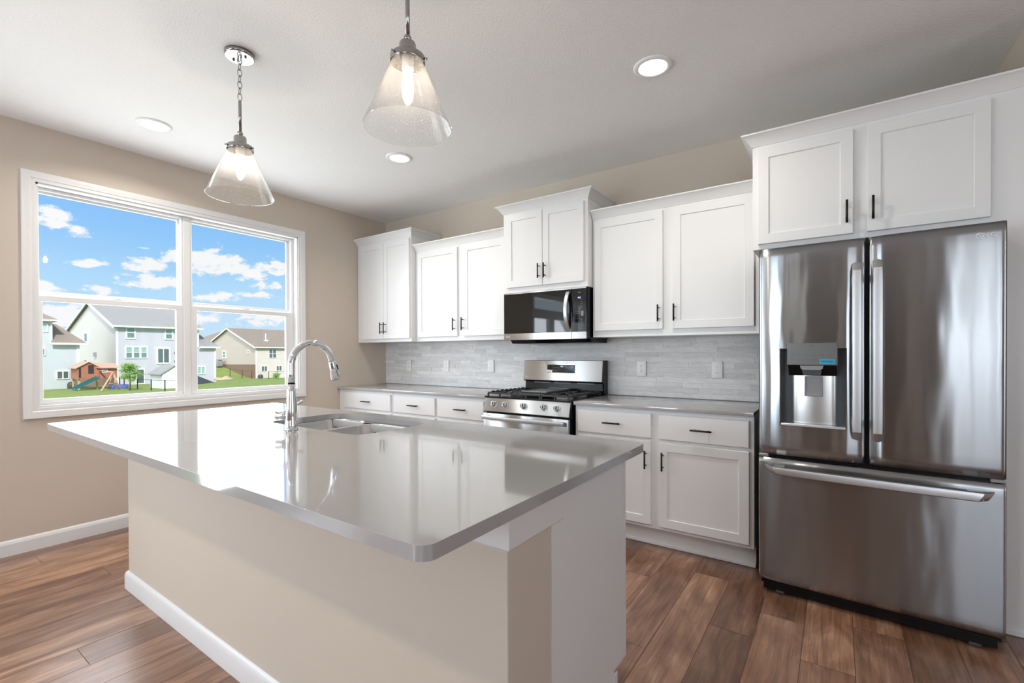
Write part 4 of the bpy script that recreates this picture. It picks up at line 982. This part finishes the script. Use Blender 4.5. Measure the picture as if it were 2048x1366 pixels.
roof_quads(bm, [((X2+o, Y2-.35, EZ-sl*o+.12), (X2+o, 22.75, EZ-sl*o+.12), (RX, 22.75, RZ+.12), (RX, Y2-.35, RZ+.12)), ((RX, Y2-.35, RZ+.12), (RX, 22.75, RZ+.12), (-80.4-o-.4, 22.75, EZ-.1), (-80.4-o-.4, Y2-.35, EZ-.1))]); obj('roof', bm, M_roof_grey, h2)
bm = bmesh.new(); add_box(bm, X2+o, X2+o+.12, Y2-.35, 22.75, EZ-sl*o-.06, EZ-sl*o+.12)
add_prism(bm, [(X2+o, EZ-sl*o+.12), (X2+o, EZ-sl*o-.2), (RX, RZ-.2), (RX, RZ+.12)], 'y', Y2-.42, Y2-.36); add_prism(bm, [(-80.4-o-.4, EZ-.1), (-80.4-o-.4, EZ-.4), (RX, RZ-.2), (RX, RZ+.12)], 'y', Y2-.42, Y2-.36)
add_box(bm, X2, X2+.06, Y2, Y2+.18, Z2, EZ); add_box(bm, -81.2, -80.2, Y2-.35, Y2, EZ-.65, EZ-.35)
obj('fascia', bm, M_extwhite, h2)
wing = bmesh.new(); add_box(wing, -76, X2, 22.41, 24.36, Z2, 2.1); obj('wing_wall', wing, M_sid_shaded, h2)
bm = bmesh.new(); q = [(X2+.4, 22.45, 2.18), (X2+.4, 24.72, 2.18), (-66, 22.45, 4.35)]
roof_quads(bm, [((X2+.4, 22.42, 2.2), (X2+.4, 24.72, 2.2), (X2-2.2, 22.42, 4.4)), ((X2+.4, 24.72, 2.2), (-76, 24.72, 2.2), (-76, 22.42, 4.4), (X2-2.2, 22.42, 4.4))], .12); obj('wing_roof', bm, M_roof_grey, h2)
bm = bmesh.new(); add_box(bm, X2+.38, X2+.5, 22.3, 24.75, 2.0, 2.2); add_box(bm, X2+.01, X2+.07, 24.2, 24.38, Z2, 2.05); add_box(bm, X2+.01, X2+.1, 22.25, 22.42, 2.1, 4.45); obj('wing_fascia', bm, M_extwhite, h2)
hwin(h2, X2, 14.99, 15.92, 3.01, 4.39, panes='split', fr_=.14); hwin(h2, X2, 18.74, 19.63, 2.98, 4.33, panes='split', fr_=.14)
for k in range(3): hwin(h2, X2, 14.93+.70*k, 15.64+.70*k, .76, 2.12, panes='split', fr_=.10)
hwin(h2, X2, 22.16, 23.15, -1.315, -.306, 2, 1, M_blind, fr_=.1)
hwin(h2, X2, 17.89, 19.33, .07, 2.04, 2, 1, None, fr_=.17)
hwin(h2, X2, 15.9, 16.75, -2.2, -.44, 1, 1, None, fr_=.10)
hwin_y(h2, Y2-.03, -73.86, -72.08, 2.66, 4.10, rows=1, fr_=.25)
bm = bmesh.new(); add_box(bm, -69.4, -68.9, Y2-.25, Y2-.03, 1.0, 1.5); add_box(bm, -73.3, -72.9, Y2-.2, Y2-.03, .25, .55); add_box(bm, X2, X2+.15, 19.7, 19.85, 1.35, 1.55); add_box(bm, X2, X2+.15, 19.7, 19.85, .35, .5); obj('wall_vents', bm, M_midgrey, h2)
# left house
X1 = -57.0
h1 = thing('house', 'pale aqua house with brown roofs at the left edge of the window', 'house', (X1-4, 6, -2.04))
bm = bmesh.new(); add_box(bm, X1-9, X1, -3, 9.94, -2.4, 2.25); add_box(bm, X1-9.01, X1+.005, -3.01, 7.98, 2.25, 4.45); obj('wall', bm, M_sid_aqua, h1)
bm = bmesh.new(); roof_quads(bm, [((X1+.4, 7.9, 2.38), (X1+.4, 10.42, 2.38), (X1-2.6, 8.75, 4.3), (X1-2.6, 7.9, 4.3)), ((X1+.4, 10.42, 2.38), (X1-9, 10.42, 2.38), (X1-9, 8.75, 4.3), (X1-2.6, 8.75, 4.3))]); obj('lower_roof', bm, M_roof_brown, h1)
bm = bmesh.new(); roof_quads(bm, [((X1+.4, -3.4, 4.55), (X1+.4, 8.38, 4.55), (X1-4, 4.2, 7.4), (X1-4, 1, 7.4)), ((X1+.4, 8.38, 4.55), (X1-9.4, 8.38, 4.55), (X1-4, 4.2, 7.4))]); obj('upper_roof', bm, M_roof_brown, h1)
bm = bmesh.new(); add_box(bm, X1+.38, X1+.5, 7.85, 10.45, 2.2, 2.38); add_box(bm, X1, X1+.06, 9.72, 9.94, -2.4, 2.25); add_box(bm, X1+.38, X1+.5, -3.4, 8.4, 4.40, 4.55); add_box(bm, X1+.005, X1+.06, 7.86, 8.0, 2.25, 4.4); obj('fascia', bm, M_extwhite, h1)
hwin(h1, X1, 8.24, 9.16, -1.125, -.31, 2, 1, None, fr_=.08); hwin(h1, X1, 6.9, 7.70, 3.39, 4.23, 1, 1, mat('pale_blue_glass', (.45, .62, .70), .15), fr_=.1); hwin(h1, X1, 6.9, 7.50, 1.155, 1.88, 1, 1, None, fr_=.08)
# right house
X3, Y3 = -84.0, 40.42
h3 = thing('house', 'tan house with brown gable roof seen through the right pane', 'house', (X3-8, 45, -3.3))
E3, R3, RX3 = 2.62, 6.25, -94.3
bm = bmesh.new(); add_prism(bm, [(X3, -4.2), (X3, E3), (RX3, R3), (-104.6, E3), (-104.6, -4.2)], 'y', Y3+.02, 58); obj('wall', bm, M_sid_beige, h3)
bm = bmesh.new(); add_prism(bm, [(X3, -.72), (X3, E3), (RX3, R3), (-104.6, E3), (-104.6, -.95)], 'y', Y3-.03, Y3+.015); obj('gable_wall', bm, M_sid_tan, h3)
bm = bmesh.new(); add_prism(bm, [(X3, -4.2), (X3, -.73), (-104.6, -.96), (-104.6, -4.2)], 'y', Y3-.05, Y3+.015); obj('brick_base', bm, M_brick, h3)
bm = bmesh.new(); s3 = (R3-E3)/(X3-RX3); roof_quads(bm, [((X3+.5, Y3-.4, E3-s3*.5+.1), (X3+.5, 58.4, E3-s3*.5+.1), (RX3, 58.4, R3+.1), (RX3, Y3-.4, R3+.1)), ((RX3, Y3-.4, R3+.1), (RX3, 58.4, R3+.1), (-105.1, 58.4, E3-.1), (-105.1, Y3-.4, E3-.1))]); obj('roof', bm, M_roof_tan, h3)
bm = bmesh.new(); add_box(bm, X3+.5, X3+.6, Y3-.4, 58.4, E3-s3*.5-.12, E3-s3*.5+.08); add_prism(bm, [(X3+.5, E3-s3*.5+.1), (X3+.5, E3-s3*.5-.15), (RX3, R3-.15), (RX3, R3+.1)], 'y', Y3-.48, Y3-.41); add_prism(bm, [(-105.1, E3-.1), (-105.1, E3-.35), (RX3, R3-.15), (RX3, R3+.1)], 'y', Y3-.48, Y3-.41); add_box(bm, X3, X3+.07, Y3, Y3+.2, -4.2, E3); obj('fascia', bm, M_extwhite, h3)
hwin(h3, X3, 42.87, 44.39, .40, 2.13, 2, 2, None, fr_=.09); hwin(h3, X3, 46.0, 47.4, .40, 2.13, 2, 2, None, fr_=.09); hwin(h3, X3, 41.45, 42.58, -2.02, -1.05, 2, 1, None, fr_=.06); hwin(h3, X3, 44.30, 45.38, -2.06, -1.07, 2, 1, None, fr_=.06)
hwin_y(h3, Y3-.03, -96.95, -95.4, .35, 1.90, mat_halfblind, 2, .2); hwin_y(h3, Y3-.03, -86.95, -86.1, 1.30, 1.98, None, 1, .15); hwin_y(h3, Y3-.03, -101.6, -100.2, .2, 1.75, mat_halfblind, 2, .2)
bm = bmesh.new(); add_cyl(bm, (-87.2, 44.0, 3.9), (-87.2, 44.0, 5.2), .09, 10); add_box(bm, -87.6, -86.8, 43.7, 44.3, 3.7, 3.95); obj('vent_pipe', bm, M_extwhite, h3)
h4 = thing('house', 'distant brown hipped roof just showing left of the tan house', 'house', (-112, 46, -1))
obj('wall', bx(-120, -108, 44, 58, -2, 4.2), M_sid_tan, h4); bm = bmesh.new()
roof_quads(bm, [((-107.5, 43.5, 4.2), (-107.5, 58.5, 4.2), (-114, 52, 6.4), (-114, 47.2, 6.4)), ((-107.5, 43.5, 4.2), (-120.5, 43.5, 4.2), (-114, 47.2, 6.4))]); obj('roof', bm, M_roof_tan, h4)
# AC unit and hill path by tan house
acu = thing('air_conditioner', 'dark grey round-fronted condenser beside the tan house brick base', 'air conditioner', (-96.3, Y3-1.0, gz(-96.3, Y3-1)))
bm = bmesh.new(); z = gz(-96.3, Y3-1); add_box(bm, -97.0, -95.6, Y3-1.6, Y3-.5, z, z+1.35, .15); obj('housing', bm, M_midgrey, acu); obj('grille', bx(-97.05, -95.55, Y3-1.4, Y3-.7, z+1.36, z+1.42), M_darkgrey, acu)
# shed
s0 = (-48.4, 14.1); sd2 = thing('garden_shed', 'small white garden shed with grey roof behind the wire fence', 'shed', (-50, 14.8, -2.04))
bm = bmesh.new(); add_prism(bm, [(13.95, -2.04), (13.95, -.62), (14.95, .08), (15.95, -.62), (15.95, -2.04)], 'x', -51.4, -48.45); obj('wall', bm, M_extwhite, sd2)
bm = bmesh.new(); roof_quads(bm, [((-51.6, 13.75, -.68), (-48.3, 13.75, -.68), (-48.3, 14.95, .16), (-51.6, 14.95, .16)), ((-51.6, 14.95, .16), (-48.3, 14.95, .16), (-48.3, 16.15, -.68), (-51.6, 16.15, -.68))], .06); obj('roof', bm, M_roof_grey, sd2)
# playset: elevated cedar house with slide, and a swing frame tied to it
ps = thing('playset', 'red cedar playhouse on posts with a dark teal slide', 'playset', (-54.5, 10.3, -2.04))
px0, px1, py0, py1 = -55.6, -53.4, 9.55, 11.9
bm = bmesh.new(); add_prism(bm, [(px0, -1.02), (px0, -.12), (px1, -.12), (px1, -1.02)], 'y', 10.45, py1)
add_prism(bm, [(py0-.55, -1.05), (py0-.55, .05), ((py0+10.5)/2-.3, .52), (10.5, .05), (10.5, -1.05)], 'x', px0, px1+.1); obj('cabin', bm, M_cedar, ps)
bm = bmesh.new(); roof_quads(bm, [((px1+.3, 10.3, .02), (px1+.3, py1+.1, -.02), (-54.5, py1+.1, .38), (-54.5, 9.9, .52))], .05); roof_quads(bm, [((px0-.1, py0-.75, -.02), (px1+.25, py0-.75, -.02), (px1+.25, 9.75, .58), (px0-.1, 9.75, .58)), ((px0-.1, 9.75, .58), (px1+.25, 9.75, .58), (px1+.25, 10.65, -.02), (px0-.1, 10.65, -.02))], .05); obj('roof', bm, M_lightwood, ps)
for (x, y) in ((px1-.1, 9.1), (px1-.1, 10.4), (px1-.1, 11.75), (px0+.2, 9.1), (px0+.2, 11.75)): obj('post', bx(x-.07, x+.07, y-.07, y+.07, -2.04, -1.05), M_lightwood if y > 11 else M_yellow, ps)
bm = bmesh.new(); add_box(bm, px1+.1, px1+.13, 9.72, 10.12, -.55, .25); add_box(bm, px1+.1, px1+.13, 9.05, 9.2, -.9, .0); obj('opening', bm, M_slot, ps)
wf = obj('window', bx(px1, px1+.06, 10.75, 11.15, -.52, -.20), M_extwhite, ps); obj('pane', bx(px1+.055, px1+.07, 10.8, 11.1, -.47, -.25), M_extglass, wf)
bm = bmesh.new(); A_, B_ = Vector((-53.2, 10.25, -1.02)), Vector((-52.7, 8.45, -1.98)); sv = Vector((.55, .1, 0))
for off, h0, h1_ in ((0, 0, .05), (0, 0, .22), (1, 0, .22)):
    w0 = sv*off if off else Vector((0, 0, 0))
    if h1_ == .05: q = [A_, A_+sv, B_+sv, B_]
    else: q = [A_+w0, A_+w0+Vector((0, .04, .04)), B_+w0+Vector((0, .04, .04)), B_+w0]
    lo = [bm.verts.new(p) for p in q]; hi = [bm.verts.new(p+Vector((0, 0, h1_))) for p in q]
    bm.faces.new(lo[::-1]); bm.faces.new(hi)
    for i in range(4): bm.faces.new((lo[i], lo[(i+1) % 4], hi[(i+1) % 4], hi[i]))
obj('slide', bm, M_teal, ps)
sw = thing('swing_frame', 'pale timber swing frame joined to the cedar playhouse', 'swing', (-50.2, 10.5, -2.04))
ap = Vector((-51.0, 10.95, -.42)); 
for leg in ((-49.3, 9.65), (-51.0, 11.40), (-52.2, 10.9)): 
    bm = bmesh.new(); add_tube(bm, [ap, Vector((leg[0], leg[1], -2.04))], .075, 8); obj('leg', bm, M_lightwood, sw)
bm = bmesh.new(); add_tube(bm, [ap, Vector((-53.25, 10.55, -.30))], .07, 8); obj('top_beam', bm, M_lightwood, sw)
bm = bmesh.new(); add_tube(bm, [(-50.1, 10.2, -1.45), (-51.0, 11.2, -1.45)], .05, 8); obj('cross_bar', bm, M_lightwood, sw)
pl = bmesh.new(); add_lathe(pl, (-52.6, 11.75, -2.04), [(.75, 0), (.8, .38), (.72, .38), (.70, .1)], 20); tag(obj('paddling_pool', pl, M_bluepl), 'blue paddling pool behind the swing frame', 'pool')
tb = bmesh.new(); add_lathe(tb, (-56.3, 9.15, -2.04), [(.28, 0), (.3, .4), (.2, .62), (.02, .68)], 16); tag(obj('garden_bin', tb, M_darkgrey), 'small dark dome-topped bin against the aqua house', 'bin')
# tree
tr = thing('young_tree', 'young bright green tree in front of the white house', 'tree', (-48.65, 11.53, -2.04))
bm = bmesh.new(); add_tube(bm, [(-48.65, 11.53, -2.1), (-48.62, 11.55, -1.2), (-48.66, 11.5, -.4), (-48.6, 11.55, .3)], [.07, .055, .045, .015], 8)
rnd = random.Random(4); br = []
for k in range(16):
    z = -1.15+1.45*k/16; a = k*2.4; L = .95*(1-.55*(k/16))*rnd.uniform(.75, 1.15); p0 = Vector((-48.64, 11.53, z)); p1 = p0+Vector((math.cos(a)*L, math.sin(a)*L, .12+rnd.uniform(-.05, .2))); br.append((p0, p1)); add_tube(bm, [p0, p1], [.02, .006], 5)
obj('trunk', bm, M_bark, tr)
bm = bmesh.new()
for p0, p1 in br:
    for q in range(150):
        s = rnd.uniform(.2, 1.05); p = p0.lerp(p1, s)+Vector((rnd.gauss(0, .12), rnd.gauss(0, .12), rnd.gauss(.03, .09)))
        a, b_2 = rnd.uniform(0, 2*PI), rnd.uniform(-.7, .7); d1 = Vector((math.cos(a), math.sin(a), b_2)).normalized()*rnd.uniform(.05, .095); d2 = d1.cross(Vector((rnd.random(), rnd.random(), rnd.random()))).normalized()*.028
        bm.faces.new([bm.verts.new(v) for v in (p-d1, p+d2, p+d1, p-d2)])
obj('leaves', bm, M_leaf, tr)
# wire fence
def fence(name_label, pts, hgt, n_rail=2):
    t = thing('garden_fence', name_label, 'fence', (pts[0][0], pts[0][1], gz(*pts[0])))
    for (x, y) in pts: obj('post', bx(x-.035, x+.035, y-.035, y+.035, gz(x, y)-.05, gz(x, y)+hgt), M_fence, t)
    bm = bmesh.new()
    for (a, b) in zip(pts, pts[1:]): add_tube(bm, [(a[0], a[1], gz(*a)+hgt-.05), (b[0], b[1], gz(*b)+hgt-.05)], .018, 6)
    obj('top_rail', bm, M_fence, t)
fence('low black wire fence running past the white shed', [(-54.2, 12.3), (-52.08, 12.07), (-49.75, 12.42), (-46.94, 12.61), (-44.82, 12.95), (-42.7, 14.4)], 1.0)
fence('black fence on the grassy bank by the tan house', [(-98, 36.2), (-93.5, 37.2), (-88.5, 38.0), (-85.2, 38.6), (-82.3, 38.9)], 1.5)
fence('thin black fence before the tan house windows', [(-79.5, 40.5), (-78.6, 43.5), (-77.8, 46.5)], 1.4)
# tarp, soil
bm = bmesh.new(); T0 = [(-53.0, 17.3), (-53.0, 19.2), (-55.4, 21.4), (-56.5, 19.8), (-55.5, 17.3)]
base_ = [bm.verts.new((x, y, gz(x, y)+.01)) for x, y in T0]; tp = bm.verts.new((-54.3, 17.6, -1.12)); tp2 = bm.verts.new((-54.2, 19.0, -1.08))
bm.faces.new((base_[0], base_[1], tp2, tp)); bm.faces.new((base_[1], base_[2], tp2)); bm.faces.new((base_[2], base_[3], tp2)); bm.faces.new((base_[3], base_[4], tp, tp2)); bm.faces.new((base_[4], base_[0], tp)); bm.faces.new(base_[::-1])
tag(obj('tarp_heap', bm, M_tarp), 'dark tarp-covered heap on the lawn behind the window mullion', 'tarp')
bm = bmesh.new(); bmesh.ops.create_icosphere(bm, subdivisions=3, radius=1)
for v in bm.verts: v.co = Vector((-60.3+v.co.x*.9, 24.6+v.co.y*1.15, -2.05+max(v.co.z, -.1)*.38*(1+.35*math.sin(v.co.y*5+v.co.x*3))))
tag(obj('soil_mound', bm, M_soil, smooth=True), 'low tan mound beside the white house wing', 'mound')
# low planter wall, shrub and bench by the tan house
bm = bmesh.new(); add_box(bm, -82.6, -82.2, 44.0, 46.0, -3.6, -2.75); tag(obj('planter_wall', bm, M_extwhite), 'low white wall before the tan house windows', 'planter')
bm = bmesh.new(); rnd = random.Random(9)
for q in range(260):
    p = Vector((-80.2+rnd.gauss(0, .3), 42.3+rnd.gauss(0, .35), -2.75+rnd.gauss(0, .28))); d1 = Vector((rnd.gauss(0, 1), rnd.gauss(0, 1), rnd.gauss(0, 1))).normalized()*.13; d2 = d1.orthogonal().normalized()*.06
    bm.faces.new([bm.verts.new(v) for v in (p-d1, p+d2, p+d1, p-d2)])
shb = thing('shrub', 'small green shrub on the lawn before the tan house', 'shrub', (-80.2, 42.3, gz(-80.2, 42.3))); obj('leaves', bm, M_leaf, shb)
bm = bmesh.new(); add_tube(bm, [(-80.2, 42.3, gz(-80.2, 42.3)-.05), (-80.2, 42.3, -2.6)], .06, 6); obj('stem', bm, M_bark, shb)
bm = bmesh.new(); add_lathe(bm, (-83.2, 40.9, -3.6), [(.42, 0), (.45, .75), (.3, 1.0), (.02, 1.05)], 16); tag(obj('storage_bin', bm, M_darkgrey), 'dark round bin at the corner of the tan house', 'bin')
